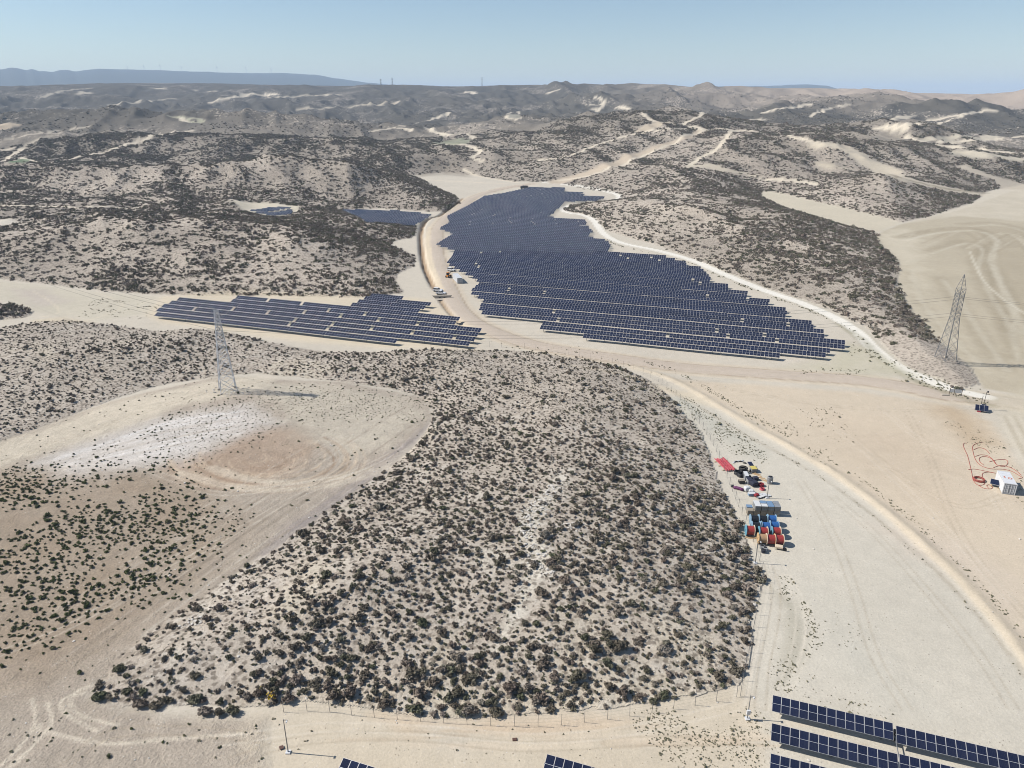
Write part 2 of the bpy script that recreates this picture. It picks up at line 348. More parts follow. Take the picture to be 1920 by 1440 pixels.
area(F((815, 790), (790, 830), (740, 872), (640, 945), (560, 1000), (480, 1050), (540, 985), (640, 915), (730, 850)), S(166, 157, 154), 0.85, 2.5, 1.5, noise=0.2)
for q, al in (((560, 955), .5), ((600, 940), .5), ((520, 975), .4), ((640, 925), .45)):
    pass
# circling wheel marks on the spur
for k in range(26):
    a0 = random.uniform(0.15, 1.0); e = random.uniform(0.75, 1.12); cx, cy_ = 470 + random.uniform(-12, 25), 862 + random.uniform(-6, 8)
    ts = np.linspace(math.pi * random.uniform(-0.25, 0.1), math.pi * random.uniform(0.75, 1.05), 14)
    L = flats([(cx + 190 * e * a0 * math.cos(t) + 20 * a0, cy_ + 62 * e * a0 * math.sin(t)) for t in ts])
    line(L, 0.14 + random.random() * 0.2, S(216, 196, 170) if k % 3 else S(160, 136, 112), 0.62, 0.2, 0.15, patch=0.4)
for k in range(34):       # straight cultivation marks towards the lower left
    o = random.uniform(-70, 40); s = random.uniform(0, 0.35); e = random.uniform(0.5, 1.0)
    A = np.array((800.0 + o * 0.5, 800.0 + o)); B = np.array((90.0 + o, 1330.0 + o * 2.6)); Cc = np.array((470.0 + o, 1035 + o * 1.4))
    L = FL(tuple(A + (Cc - A) * s * 2), tuple(Cc), tuple(Cc + (B - Cc) * e))
    line(L, 0.12 + 0.25 * random.random(), S(210, 200, 184) if random.random() < .65 else S(150, 138, 122), 0.42, 0.22, 0.15, patch=0.75)
for L in (FL((815, 800), (760, 850), (680, 885), (560, 905), (470, 900), (400, 880)), FL((812, 812), (755, 862), (670, 898), (560, 918), (440, 915), (340, 890))):
    line(L, 1.3, S(222, 210, 190), 0.6, 0.8, 0.4, patch=0.3)
for L in (FL((160, 1300), (120, 1310), (115, 1330), (140, 1350), (180, 1370)), FL((190, 1280), (140, 1300), (135, 1325), (160, 1345), (220, 1360)),
          FL((60, 1312), (65, 1340), (60, 1370), (20, 1420), (-30, 1460)), FL((75, 1360), (60, 1400), (20, 1440)), FL((90, 1320), (95, 1360), (50, 1410), (0, 1450)),
          FL((85, 1372), (200, 1395), (330, 1385), (480, 1375))):
    line(L, 0.3, S(226, 214, 194), 0.75, 0.25, 0.25, wscale=1, patch=0.3)
# strip along the bottom, yard at the right, upper platform
area(F((480, 1330), (560, 1322), (750, 1342), (960, 1350), (1100, 1340), (1300, 1312), (1395, 1280), (1420, 1300), (1440, 1380), (1460, 1900), (430, 1900), (500, 1400)), S(218, 205, 182), 0.9, 7, 6.0)
area(F((1250, 745), (1300, 740), (1400, 800), (1560, 890), (1720, 1017), (1870, 1172), (2100, 1500), (1450, 1900), (1440, 1380), (1400, 1280), (1430, 1090), (1390, 980), (1335, 850)), S(216, 209, 193), 0.95, 1.5, 1.0)
area(F((1260, 712), (1400, 720), (1600, 735), (1760, 755), (1860, 790), (1925, 900), (2300, 1200), (2200, 1500), (1935, 1245), (1800, 1080), (1640, 938), (1480, 832), (1340, 752)), S(218, 203, 180), 0.95, 2, 1.0)
area(F((1560, 790), (1720, 800), (1800, 880), (1780, 980), (1660, 900)), S(214, 196, 172), 0.6, 14, 5)
area(F((1745, 760), (1790, 757), (1840, 790), (1860, 830), (1830, 840), (1790, 815), (1770, 790)), S(196, 174, 144), 0.7, 5, 3)
area(F((1640, 980), (1800, 1010), (1900, 1100), (1920, 1200), (1840, 1110)), S(222, 208, 190), 0.6, 6, 3)
area(F((1240, 740), (1290, 745), (1420, 830), (1450, 860), (1400, 862), (1330, 810)), S(196, 194, 180), 0.7, 3, 2, noise=0.4)
area(F((1420, 1080), (1448, 1100), (1490, 1130), (1512, 1180), (1510, 1230), (1480, 1280), (1455, 1290), (1470, 1200), (1472, 1140)), S(186, 180, 162), 0.8, 1.5, 1.0, noise=0.2)
for L in (FL((1470, 1075), (1500, 1130), (1510, 1190), (1492, 1250), (1470, 1300)), FL((1478, 1078), (1512, 1130), (1524, 1190), (1505, 1250), (1484, 1300))):
    line(L, 0.25, S(224, 216, 198), 0.7, 0.2, 0.2, wscale=1, patch=0.3)
area(F((1530, 1110), (1600, 1150), (1680, 1260), (1760, 1340), (1660, 1330), (1560, 1230)), S(200, 198, 186), 0.5, 6, 3, noise=0.5)
for k in range(14):
    x0 = 640 + 60 * k + random.uniform(-30, 30); y0 = random.uniform(1352, 1400)
    line(FL((x0, y0), (x0 + 120, y0 + random.uniform(-6, 10)), (x0 + 260, y0 + random.uniform(-10, 6))), random.uniform(0.15, 0.6), S(230, 214, 190) if k % 2 else S(206, 186, 160), 0.5, 0.3, 0.3, wscale=1, patch=0.4)
area(F((700, 1340), (900, 1352), (1100, 1345), (1180, 1352), (1000, 1375), (760, 1366)), S(222, 200, 172), 0.6, 1.5, 1.0)
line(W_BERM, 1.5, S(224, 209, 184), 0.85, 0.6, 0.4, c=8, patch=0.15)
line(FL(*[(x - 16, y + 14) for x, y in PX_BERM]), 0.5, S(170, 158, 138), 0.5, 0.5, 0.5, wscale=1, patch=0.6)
# road, tracks
for o in (-1, 1):
    pass
line(W_ROAD, 6.4, S(216, 202, 180), 0.8, 1.0, 0.6)
line(W_ROAD, 3.7, S(206, 192, 175), 0.95, 0.35, 0.25, c=1)
dl = W_ROAD; nrm = np.gradient(dl, axis=0); nrm = np.stack([-nrm[:, 1], nrm[:, 0]], 1) / np.maximum(np.hypot(nrm[:, 0], nrm[:, 1]), 1e-6)[:, None]
for o, cc, al in ((4.1, S(168, 150, 128), .75), (-4.1, S(172, 154, 132), .7), (1.4, S(196, 180, 162), .5), (-1.2, S(214, 200, 184), .5), (-5.8, S(228, 214, 190), .6)):
    line(dl + nrm * o, 0.35, cc, al, 0.25, 0.2, wscale=1, patch=0.3)
line(W_TRACK, 3.3, S(190, 182, 160), 0.6, 1.4, 1.0)
line(W_TRACK, 2.5, S(246, 241, 228), 1.0, 0.4, 0.3, c=2)
line(FL(*[(x + 12, y + 16) for x, y in PX_TRACK[19:]]), 1.6, S(150, 146, 118), 0.55, 1.2, 1.0, patch=0.5)
line(W_DITCH, 1.3, S(164, 140, 112), 0.9, 0.5, 0.3); line(W_DITCH2, 0.7, S(160, 138, 112), 0.8, 0.4, 0.2)
line(FL(*[(x + 13, y + 2) for x, y in PX_DITCH[5:]]), 1.5, S(232, 216, 188), 0.8, 0.6, 0.4)
# floor of the arrays and the left bare valley
area(F((270, 590), (300, 555), (460, 548), (800, 560), (910, 630), (890, 655), (740, 655), (560, 640), (300, 605)), S(224, 210, 184), 0.8, 3, 1.5)
area(F((-300, 510), (0, 525), (180, 548), (300, 556), (270, 590), (180, 600), (90, 590), (0, 565), (-300, 560)), S(208, 200, 180), 0.8, 3, 2)
area(F((20, 540), (90, 545), (130, 565), (80, 575), (40, 560)), S(196, 184, 176), 0.5, 4, 3)
area(F((60, 600), (120, 594), (180, 606), (60, 606)), S(214, 200, 172), 0.6, 2, 1)
for L in (FL((0, 600), (90, 592), (110, 582), (90, 562), (60, 545)), FL((270, 585), (262, 572), (290, 562)), FL((180, 548), (230, 570), (200, 590), (150, 604))):
    line(L, 0.45, S(226, 214, 190), 0.6, 0.3, 0.3, patch=0.3)
area(F((1060, 690), (1300, 735), (1340, 765), (1240, 735), (1180, 705)), S(222, 208, 182), 0.7, 2, 1)
area(F((1590, 640), (1660, 668), (1720, 705), (1640, 705), (1470, 690), (1560, 670)), S(200, 194, 168), 0.7, 3, 2, noise=0.4)
# right hand field
area(F((1640, 440), (1690, 420), (1800, 395), (1920, 355), (2400, 340), (2600, 760), (1920, 742), (1845, 728), (1820, 690), (1760, 640), (1705, 578), (1682, 527), (1687, 490), (1652, 460)), S(196, 185, 162), 1.0, 1.0, 0.8, c=3)
area(F((1640, 437), (1700, 430), (1730, 440), (1722, 500), (1730, 560), (1800, 640), (1850, 700), (1820, 690), (1760, 640), (1705, 578), (1684, 527), (1688, 490), (1652, 460)), S(214, 204, 182), 0.85, 9, 7)
area(F((1750, 440), (1830, 420), (1920, 425), (1990, 520), (1960, 620), (1900, 600), (1860, 520), (1800, 470)), S(182, 170, 146), 0.7, 8, 4, noise=0.3)
for k in range(22):
    b = random.uniform(0, 1); xx = 1745 + 190 * b
    L = FL((xx - 30, 455 + 22 * b), (xx + 40, 432 + 8 * b), (xx + 90, 470), (xx + 105 + 30 * b, 560), (xx + 150, 650))
    line(L, random.uniform(0.3, 1.4), S(170, 158, 134) if k % 2 else S(210, 200, 178), 0.6, 0.9, 0.8, patch=0.5)
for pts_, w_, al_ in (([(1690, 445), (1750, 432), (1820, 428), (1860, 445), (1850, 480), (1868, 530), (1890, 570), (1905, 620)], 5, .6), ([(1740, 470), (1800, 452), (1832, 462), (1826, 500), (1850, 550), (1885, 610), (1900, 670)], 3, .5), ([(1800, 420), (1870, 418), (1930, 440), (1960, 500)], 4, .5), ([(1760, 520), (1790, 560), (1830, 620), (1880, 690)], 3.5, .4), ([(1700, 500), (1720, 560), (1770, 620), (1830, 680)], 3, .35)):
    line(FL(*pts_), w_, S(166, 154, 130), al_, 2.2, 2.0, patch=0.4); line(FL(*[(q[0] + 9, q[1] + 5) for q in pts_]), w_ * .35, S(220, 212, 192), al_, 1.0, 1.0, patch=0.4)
line(FL((1818, 470), (1830, 500), (1848, 530), (1880, 560), (1925, 590)), 0.6, S(224, 216, 196), 0.7, 0.4, 0.3)
area(F((1850, 748), (1925, 730), (2000, 760), (1960, 880), (1900, 830)), S(210, 200, 178), 0.7, 3, 2)
for k in range(5):
    line(FL((1875 + 9 * k, 780), (1900 + 10 * k, 830), (1940 + 12 * k, 900)), 0.5, S(190, 178, 156) if k % 2 else S(224, 214, 194), 0.6, 0.3, 0.3, patch=0.3)
area(F((1430, 361), (1462, 364), (1520, 377), (1600, 394), (1690, 417), (1640, 437), (1560, 415), (1480, 392), (1425, 369)), S(214, 204, 182), 1.0, 1.0, 0.8, c=3)
area(F((1700, 418), (1745, 404), (1820, 383), (1855, 362), (1920, 352), (2100, 350), (2000, 420), (1920, 415), (1800, 405)), S(216, 206, 186), 0.8, 3, 2, noise=0.3)
# far fields and tracks, draped on the hills
TR = S(226, 214, 192); TD = S(206, 194, 172)
def htrack(pts, w, col=TR, a=0.95, f=None):
    for L in AL(*pts): line(L, w, col, a, f or max(0.5, np.max(w) * 0.25), 0.25 * np.max(w), clear=1.0, c=7)
def hfield(pts, col=TD, a=0.95, f=2.5, cl=1.0):
    P_ = AP(*pts); r_ = np.hypot(P_[:, 0], P_[:, 1]); m_ = np.median(r_); k_ = np.clip(r_, m_ * 0.9, m_ * 1.12) / r_; area(P_ * k_[:, None], col, a, f, 2.0, clear=cl, c=3, noise=0.25)
htrack([(1045, 342), (1100, 326), (1170, 300), (1240, 275), (1290, 256), (1322, 243)], [9, 8, 6, 4], S(206, 190, 168))
htrack([(1040, 340), (1105, 329), (1180, 303), (1250, 272), (1320, 243)], [2.2, 2.2], TR)
htrack([(1010, 300), (1060, 294), (1110, 275), (1150, 262), (1210, 247), (1250, 243), (1310, 240)], 2.2)
htrack([(1322, 243), (1300, 237), (1280, 233), (1312, 218), (1316, 210)], 3.0)
htrack([(1322, 243), (1372, 243), (1440, 248), (1500, 260), (1540, 270)], 2.6)
htrack([(1372, 243), (1360, 262), (1340, 282), (1310, 298), (1292, 312)], 3.2)
htrack([(1292, 312), (1330, 312), (1380, 322), (1425, 333)], [3, 6, 4, 1], S(214, 202, 180))
htrack([(1440, 336), (1480, 338), (1530, 345)], 3)
htrack([(1525, 270), (1570, 274), (1610, 290), (1640, 310), (1680, 330), (1740, 345), (1800, 358), (1840, 365)], [5, 11, 13, 12, 10, 6], S(214, 202, 180))
htrack([(1660, 326), (1720, 342), (1780, 355), (1850, 362)], 2.0, S(176, 164, 142))
hfield([(1525, 304), (1540, 300), (1570, 310), (1605, 320), (1560, 318), (1530, 312)])
hfield([(1790, 312), (1810, 308), (1850, 325), (1925, 345), (1925, 356), (1880, 355), (1860, 336), (1815, 322)], S(206, 194, 174))
hfield([(1600, 250), (1640, 238), (1700, 240), (1720, 262), (1660, 268), (1620, 258)], S(190, 180, 160), 0.4, 8, 0.5)
hfield([(1720, 262), (1790, 250), (1860, 243), (1890, 250), (1800, 258), (1740, 266)], S(212, 202, 180))
hfield([(1780, 282), (1860, 288), (1925, 296), (1925, 303), (1840, 298), (1780, 290)], S(212, 202, 180))
htrack([(1700, 258), (1760, 272), (1840, 280), (1925, 290)], 5)
htrack([(1760, 268), (1850, 262), (1925, 255)], 4)
htrack([(1640, 240), (1700, 236), (1760, 222), (1820, 214)], 5)
htrack([(1750, 235), (1790, 222), (1830, 210), (1870, 207)], 4)
hfield([(1620, 228), (1680, 218), (1720, 216), (1690, 224), (1640, 232)], S(206, 196, 176))
htrack([(1430, 212), (1450, 206), (1490, 200), (1520, 195)], 5); htrack([(1520, 218), (1535, 208), (1570, 200), (1590, 197)], 4)
hfield([(1400, 221), (1425, 221), (1440, 226), (1410, 225)], TR)
htrack([(1205, 212), (1215, 222), (1235, 228), (1262, 232)], 3.5); hfield([(1170, 247), (1230, 228), (1262, 226), (1240, 236), (1200, 247)], S(200, 186, 164))
htrack([(1105, 203), (1125, 205), (1132, 190), (1115, 182)], 5); htrack([(1158, 200), (1178, 204)], 6); htrack([(1100, 196), (1128, 198), (1118, 210)], 4)
htrack([(960, 210), (950, 215), (952, 222), (975, 222), (972, 209)], 3.5); hfield([(952, 214), (966, 209), (975, 216), (970, 222), (954, 222)], S(170, 166, 150))
htrack([(800, 240), (830, 252), (875, 252), (888, 260)], 5); htrack([(870, 270), (900, 285), (885, 295), (905, 302)], 3.0); htrack([(806, 272), (840, 270), (870, 272)], 3)
hfield([(810, 268), (830, 262), (870, 258), (885, 264), (875, 270), (840, 272)], S(120, 132, 104), 0.7)
hfield([(770, 330), (800, 305), (830, 280), (880, 276), (885, 292), (870, 306), (880, 318), (880, 332), (830, 328)], S(158, 148, 134), 0.7, 8, 0.0)
scrub[near_ids(AP((790, 300), (870, 290), (880, 330), (800, 335)), 10)] *= 0.75
htrack([(870, 318), (890, 328), (920, 335), (970, 342)], 2.6); htrack([(775, 336), (850, 340), (950, 345)], 2.0)
htrack([(815, 222), (832, 216), (843, 211)], 7); htrack([(690, 246), (760, 236), (815, 222)], 3)
htrack([(750, 240), (770, 244)], 6)
hfield([(680, 196), (740, 190), (765, 190), (720, 197)], S(196, 184, 164))
htrack([(1030, 173), (1045, 169)], 12); htrack([(870, 175), (880, 172), (892, 176)], 10); htrack([(560, 205), (640, 200), (720, 193)], 9, S(190, 180, 160))
htrack([(76, 309), (140, 297), (210, 280), (260, 263), (320, 249), (360, 245)], [1.5, 3, 4, 3.5])
htrack([(5, 306), (20, 292), (42, 279), (0, 281)], 3.2); htrack([(40, 296), (55, 300), (70, 304)], 3)
hfield([(14, 307), (32, 294), (55, 299), (50, 308)], S(84, 112, 78))
htrack([(0, 265), (60, 252), (110, 244), (165, 238)], 3.5, S(196, 186, 168)); htrack([(40, 277), (80, 258), (110, 251)], 3, S(190, 180, 162))
hfield([(-20, 232), (10, 231), (44, 235), (20, 240), (-20, 244)], S(204, 186, 160))
htrack([(318, 218), (345, 221), (372, 222), (374, 230), (340, 226)], 5, S(186, 184, 158)); htrack([(340, 222), (350, 229)], 4)
htrack([(205, 197), (260, 191), (330, 185)], 8, S(188, 180, 162)); htrack([(395, 192), (420, 187), (438, 182), (462, 181)], 9, TR)
hfield([(280, 164), (310, 164), (312, 168), (295, 167)], TR, 0.9, 10); hfield([(360, 169), (372, 168), (370, 171)], TR, .9, 8); hfield([(388, 171), (408, 170), (400, 173)], TR, .9, 8)
htrack([(455, 175), (520, 178)], 10, TR); htrack([(500, 184), (560, 180), (640, 178)], 9, S(200, 190, 170))
hfield([(140, 177), (170, 172), (175, 175), (150, 179)], S(200, 190, 170), .9, 8); htrack([(80, 182), (120, 170), (170, 165)], 8, S(180, 172, 156))
htrack([(0, 386), (60, 386), (130, 388), (260, 390)], 2.6); hfield([(-20, 412), (30, 412), (34, 416), (20, 422), (-20, 424)], S(226, 218, 202))
area(F((432, 400), (470, 397), (560, 398), (560, 408), (520, 417), (480, 416), (455, 411)), S(222, 212, 190), 1.0, 2, 1.0, clear=1, c=0)
line(FL((1060, 905), (1040, 940), (1000, 990), (985, 1020), (1005, 1060), (1010, 1090), (985, 1130), (960, 1180), (930, 1230)), [0.8, 1.6, 2.6, 2.0, 2.6, 1.6, 1.2, 0.6], S(232, 225, 208), 0.85, 1.4, 1.6, patch=0.4)
area(F((880, 1060), (930, 1040), (960, 1075), (920, 1100)), S(230, 223, 206), 0.7, 2, 2, noise=0.4)
k_ = np.nonzero((cls == 5) & (DD < 330))[0]
blend(k_, 0.5 * sst(0.05, 0.55, WOB3[k_] + 0.5 * WOB[k_]), S(214, 204, 182)); blend(k_, 0.30 * sst(0.1, 0.6, WOB2[k_] - 0.4 * WOB[k_]), S(228, 221, 208))
def tyre(pts, al=0.35, dark=False, g=1.5):
    L = FL(*pts); n_ = np.gradient(L, axis=0); n_ = np.stack([-n_[:, 1], n_[:, 0]], 1) / np.maximum(np.hypot(n_[:, 0], n_[:, 1]), 1e-6)[:, None]
    for o_ in (-g / 2, g / 2): line(L + n_ * o_, 0.17, S(178, 164, 142) if dark else S(236, 226, 208), al, 0.14, 0.12, wscale=1, patch=0.35)
for q_, dk in (([(1440, 1060), (1455, 1110), (1448, 1180), (1432, 1250), (1425, 1330)], True), ([(1462, 1060), (1495, 1120), (1500, 1190), (1478, 1270), (1450, 1340)], False), ([(1560, 930), (1640, 1000), (1740, 1110), (1830, 1220), (1900, 1330)], True),
               ([(1500, 900), (1560, 1000), (1600, 1100), (1640, 1230), (1700, 1330)], True), ([(1700, 770), (1740, 850), (1780, 960), (1840, 1060), (1930, 1160)], True), ([(1650, 760), (1720, 820), (1820, 870), (1880, 960)], False),
               ([(1300, 715), (1450, 745), (1600, 765), (1750, 770), (1880, 760)], True), ([(1420, 735), (1560, 800), (1680, 900), (1790, 1010), (1900, 1130)], False), ([(1880, 930), (1800, 950), (1700, 900), (1600, 820)], True),
               ([(430, 1430), (560, 1390), (760, 1380), (980, 1400), (1200, 1390), (1400, 1390)], True), ([(420, 1390), (600, 1365), (800, 1370), (1000, 1385), (1180, 1370), (1380, 1325)], False), ([(1385, 1320), (1402, 1250), (1420, 1170), (1432, 1100), (1440, 1040)], False),
               ([(0, 1225), (120, 1180), (260, 1100), (420, 1010), (560, 930), (690, 880)], False), ([(0, 1290), (110, 1255), (250, 1170), (430, 1060), (600, 950), (740, 850)], True), ([(0, 905), (120, 880), (260, 880), (400, 925), (520, 915), (650, 890), (760, 840)], False),
               ([(0, 870), (150, 820), (320, 770), (460, 725), (560, 728), (700, 760)], True), ([(250, 900), (360, 925), (500, 925), (640, 895), (740, 850), (790, 800)], True), ([(120, 1440), (200, 1380), (330, 1370), (500, 1385)], True)):
    tyre(q_, 0.4, dk)
rough = np.where(scrub > 0.3, 0.9, 0.30); rough[np.isin(cls, (1, 2))] = 0.2
i_ = near_ids(W_SCRUB, 200); lf_ = 1 - sst(-2, 2, sdf(GP[i_], F((-300, 700), (0, 830), (190, 768), (400, 712), (640, 721), (800, 748), (815, 785), (745, 870), (600, 970), (430, 1087), (165, 1305), (300, 1345), (500, 1345), (520, 1900), (-1600, 1700))))
rough[i_] = np.maximum(rough[i_], 1.0 * lf_)
# ---- build the sheet, one object for each kind of ground
def build_sheet():
    ids = np.arange(NV).reshape(NR, NA)
    q = np.stack([ids[:-1, :-1], ids[:-1, 1:], ids[1:, 1:], ids[1:, :-1]], -1).reshape(-1, 4)
    co = np.stack([GX, GY, GZ], 1)
    dzr = np.gradient(co.reshape(NR, NA, 3), axis=0); dza = np.gradient(co.reshape(NR, NA, 3), axis=1)
    nv = np.cross(dza.reshape(-1, 3), dzr.reshape(-1, 3)); nv /= np.maximum(np.linalg.norm(nv, axis=1), 1e-9)[:, None]; nv[nv[:, 2] < 0] *= -1
    fc = cls[q[:, 0]]; out = []
    for c, name in enumerate(CLASS):
        f = q[fc == c]
        if not len(f): continue
        u, inv = np.unique(f, return_inverse=True); f = inv.reshape(-1, 4)
        me = bpy.data.meshes.new(name); me.vertices.add(len(u)); me.vertices.foreach_set('co', co[u].ravel().astype(np.float32))
        me.loops.add(f.size); me.loops.foreach_set('vertex_index', f.ravel().astype(np.int32))
        me.polygons.add(len(f)); me.polygons.foreach_set('loop_start', np.arange(0, f.size, 4, dtype=np.int32))
        me.polygons.foreach_set('use_smooth', np.ones(len(f), bool)); me.update(calc_edges=True)
        a = me.attributes.new('soil', 'FLOAT_COLOR', 'POINT'); a.data.foreach_set('color', np.concatenate([soil[u], np.ones((len(u), 1))], 1).ravel().astype(np.float32))
        a = me.attributes.new('cover', 'FLOAT', 'POINT'); a.data.foreach_set('value', scrub[u].astype(np.float32))
        a = me.attributes.new('rough', 'FLOAT', 'POINT'); a.data.foreach_set('value', rough[u].astype(np.float32))
        me.normals_split_custom_set_from_vertices(nv[u].astype(np.float32))
        o = bpy.data.objects.new(name, me); COL.objects.link(o); tag(o, kind='structure'); me.materials.append(M['soil']); out.append(o)
    return out

# ------------------------------------------------------------------ materials
M = {}
class NB:
    def __init__(s, name):
        s.m = bpy.data.materials.new(name); s.m.use_nodes = True; s.t = s.m.node_tree; s.t.nodes.clear(); M[name] = s.m
        s.out = s.n('ShaderNodeOutputMaterial'); s.b = s.n('ShaderNodeBsdfPrincipled'); s.l(s.b.outputs[0], s.out.inputs[0])
    def n(s, t, **k):
        x = s.t.nodes.new(t)
        for a, v in k.items(): setattr(x, a, v)
        return x
    def l(s, a, b): s.t.links.new(a, b)
    def math(s, op, a, b=None, clamp=False):
        x = s.n('ShaderNodeMath', operation=op, use_clamp=clamp)
        for i, v in enumerate((a, b)):
            if v is None: continue
            if isinstance(v, (int, float)): x.inputs[i].default_value = v
            else: s.l(v, x.inputs[i])
        return x.outputs[0]
    def mr(s, v, a, b, c=0.0, d=1.0):
        x = s.n('ShaderNodeMapRange'); s.l(v, x.inputs[0])
        for i, q in enumerate((a, b, c, d)): x.inputs[i + 1].default_value = q
        return x.outputs[0]
    def noise(s, scale, detail=3, rough=0.55, vec=None):
        x = s.n('ShaderNodeTexNoise'); x.inputs['Scale'].default_value = scale; x.inputs['Detail'].default_value = detail; x.inputs['Roughness'].default_value = rough
        if vec is not None: s.l(vec, x.inputs['Vector'])
        return x.outputs[0]
    def mix(s, f, a, b, mode='MIX'):
        x = s.n('ShaderNodeMix', data_type='RGBA', blend_type=mode)
        for i, v in ((0, f), (6, a), (7, b)):
            if isinstance(v, (int, float)): x.inputs[i].default_value = v
            elif isinstance(v, tuple): x.inputs[i].default_value = (*v, 1) if len(v) == 3 else v
            else: s.l(v, x.inputs[i])
        return x.outputs[2]
    def set(s, col=None, rough=None, metal=None, spec=None):
        if col is not None:
            if isinstance(col, tuple): s.b.inputs['Base Color'].default_value = (*col, 1)
            else: s.l(col, s.b.inputs['Base Color'])
        for k, v in (('Roughness', rough), ('Metallic', metal), ('Specular IOR Level', spec)):
            if v is None: continue
            if isinstance(v, (int, float)): s.b.inputs[k].default_value = v
            else: s.l(v, s.b.inputs[k])
        return s
    def bump(s, h, strength, dist):
        x = s.n('ShaderNodeBump'); x.inputs['Strength'].default_value = strength; x.inputs['Distance'].default_value = dist; s.l(h, x.inputs['Height']); s.l(x.outputs[0], s.b.inputs['Normal'])
def soil_material():
    k = NB('soil'); pos = k.n('ShaderNodeNewGeometry').outputs['Position']
    at_ = k.n('ShaderNodeAttribute', attribute_name='soil'); cov = k.n('ShaderNodeAttribute', attribute_name='cover').outputs['Fac']
    n1 = k.noise(0.035, 4, 0.55, pos); n2 = k.noise(0.35, 4, 0.6, pos); n3 = k.noise(2.6, 3, 0.65, pos)
    v = k.math('ADD', k.mr(n1, 0.25, 0.75, -0.08, 0.08), k.math('ADD', k.mr(n2, 0.25, 0.75, -0.10, 0.10), k.math('ADD', k.mr(n3, 0.25, 0.75, -0.16, 0.16), k.mr(k.noise(9.0, 2, 0.6, pos), 0.25, 0.75, -0.12, 0.12))))
    v = k.math('ADD', k.math('MULTIPLY', v, k.mr(k.n('ShaderNodeAttribute', attribute_name='rough').outputs['Fac'], 0.2, 1.0, 0.55, 1.25)), 1.0)
    c = k.n('ShaderNodeVectorMath', operation='SCALE'); k.l(at_.outputs['Color'], c.inputs[0]); k.l(v, c.inputs['Scale'])
    # stones: pale and dark chips a hand wide
    vo = k.n('ShaderNodeTexVoronoi', feature='F1'); vo.inputs['Scale'].default_value = 1.7; k.l(pos, vo.inputs['Vector'])
    st = k.math('MULTIPLY', k.math('LESS_THAN', vo.outputs['Distance'], 0.17), k.mr(n2, 0.45, 0.62, 0, 1))
    vc = k.n('ShaderNodeSeparateColor'); k.l(vo.outputs['Color'], vc.inputs[0])
    chip = k.mix(k.math('GREATER_THAN', vc.outputs[0], 0.45), tuple(S(120, 108, 92)), tuple(S(240, 234, 224)))
    c2 = k.mix(k.math('MULTIPLY', st, 0.6), c.outputs[0], chip)
    # low dry litter and grass where scrub grows
    v2 = k.n('ShaderNodeTexVoronoi', feature='F1'); v2.inputs['Scale'].default_value = 0.9; k.l(pos, v2.inputs['Vector'])
    lit = k.math('MULTIPLY', cov, k.mr(k.math('ADD', v2.outputs['Distance'], k.mr(n3, 0.2, 0.8, -0.25, 0.25)), 0.26, 0.50, 0.72, 0))
    c3 = k.mix(lit, c2, tuple(S(118, 108, 96)))
    # country too far off to tell the bushes apart: their dark crowns as spots of cover
    dist = k.n('ShaderNodeVectorMath', operation='LENGTH'); k.l(pos, dist.inputs[0])
    fd = k.mr(dist.outputs['Value'], 700, 1400, 0, 1)
    v3 = k.n('ShaderNodeTexVoronoi', feature='F1'); v3.inputs['Scale'].default_value = 0.26; k.l(pos, v3.inputs['Vector'])
    den = k.mr(k.noise(0.007, 5, 0.6, pos), 0.36, 0.64, 0.50, 1.25)
    sp = k.math('LESS_THAN', k.math('ADD', v3.outputs['Distance'], k.mr(n2, 0.2, 0.8, -0.12, 0.12)), den)
    c4 = k.mix(k.math('MULTIPLY', k.math('MULTIPLY', sp, cov), k.math('MULTIPLY', fd, 0.84)), c3, tuple(S(78, 76, 69)))
    k.set(c4, 0.95, spec=0.1)
    h = k.math('ADD', k.math('MULTIPLY', n2, 0.5), k.math('ADD', k.math('MULTIPLY', n3, 0.22), k.math('MULTIPLY', st, 0.12)))
    k.bump(k.math('MULTIPLY', h, k.n('ShaderNodeAttribute', attribute_name='rough').outputs['Fac']), 0.9, 0.9)
soil_material()
SHEETS = build_sheet()

# ------------------------------------------------------------------ more materials
def plain(name, rgb, rough=0.6, metal=0.0, var=0.12, scale=3.0, spec=None, lin=False):
    k = NB(name); c = rgb if lin else tuple(S(*rgb))
    tc = k.n('ShaderNodeTexCoord').outputs['Object']; n = k.noise(scale, 3, 0.6, tc)
    col = k.mix(1.0, c, k.n('ShaderNodeCombineColor').outputs[0], 'MULTIPLY')
    cc = k.t.nodes[-2] if False else None
    v = k.mr(n, 0.3, 0.7, 1 - var, 1 + var)
    m = k.n('ShaderNodeVectorMath', operation='SCALE'); m.inputs[0].default_value = c; k.l(v, m.inputs['Scale'])
    k.set(m.outputs[0], rough, metal, spec); return k
def leaf_mat(name, cols, rough=0.85):
    k = NB(name); r = k.n('ShaderNodeObjectInfo').outputs['Random']
    ramp = k.n('ShaderNodeValToRGB'); ramp.color_ramp.interpolation = 'LINEAR'
    e = ramp.color_ramp.elements
    while len(e) < len(cols): e.new(0.5)
    for i, c in enumerate(cols): e[i].position = i / (len(cols) - 1); e[i].color = (*c, 1)
    k.l(r, ramp.inputs[0])
    tc = k.n('ShaderNodeTexCoord').outputs['Object']; n = k.noise(6.0, 2, 0.6, tc)
    m = k.n('ShaderNodeVectorMath', operation='SCALE'); k.l(ramp.outputs[0], m.inputs[0]); k.l(k.mr(n, 0.3, 0.7, 0.65, 1.4), m.inputs['Scale'])
    k.set(m.outputs[0], rough, spec=0.15)
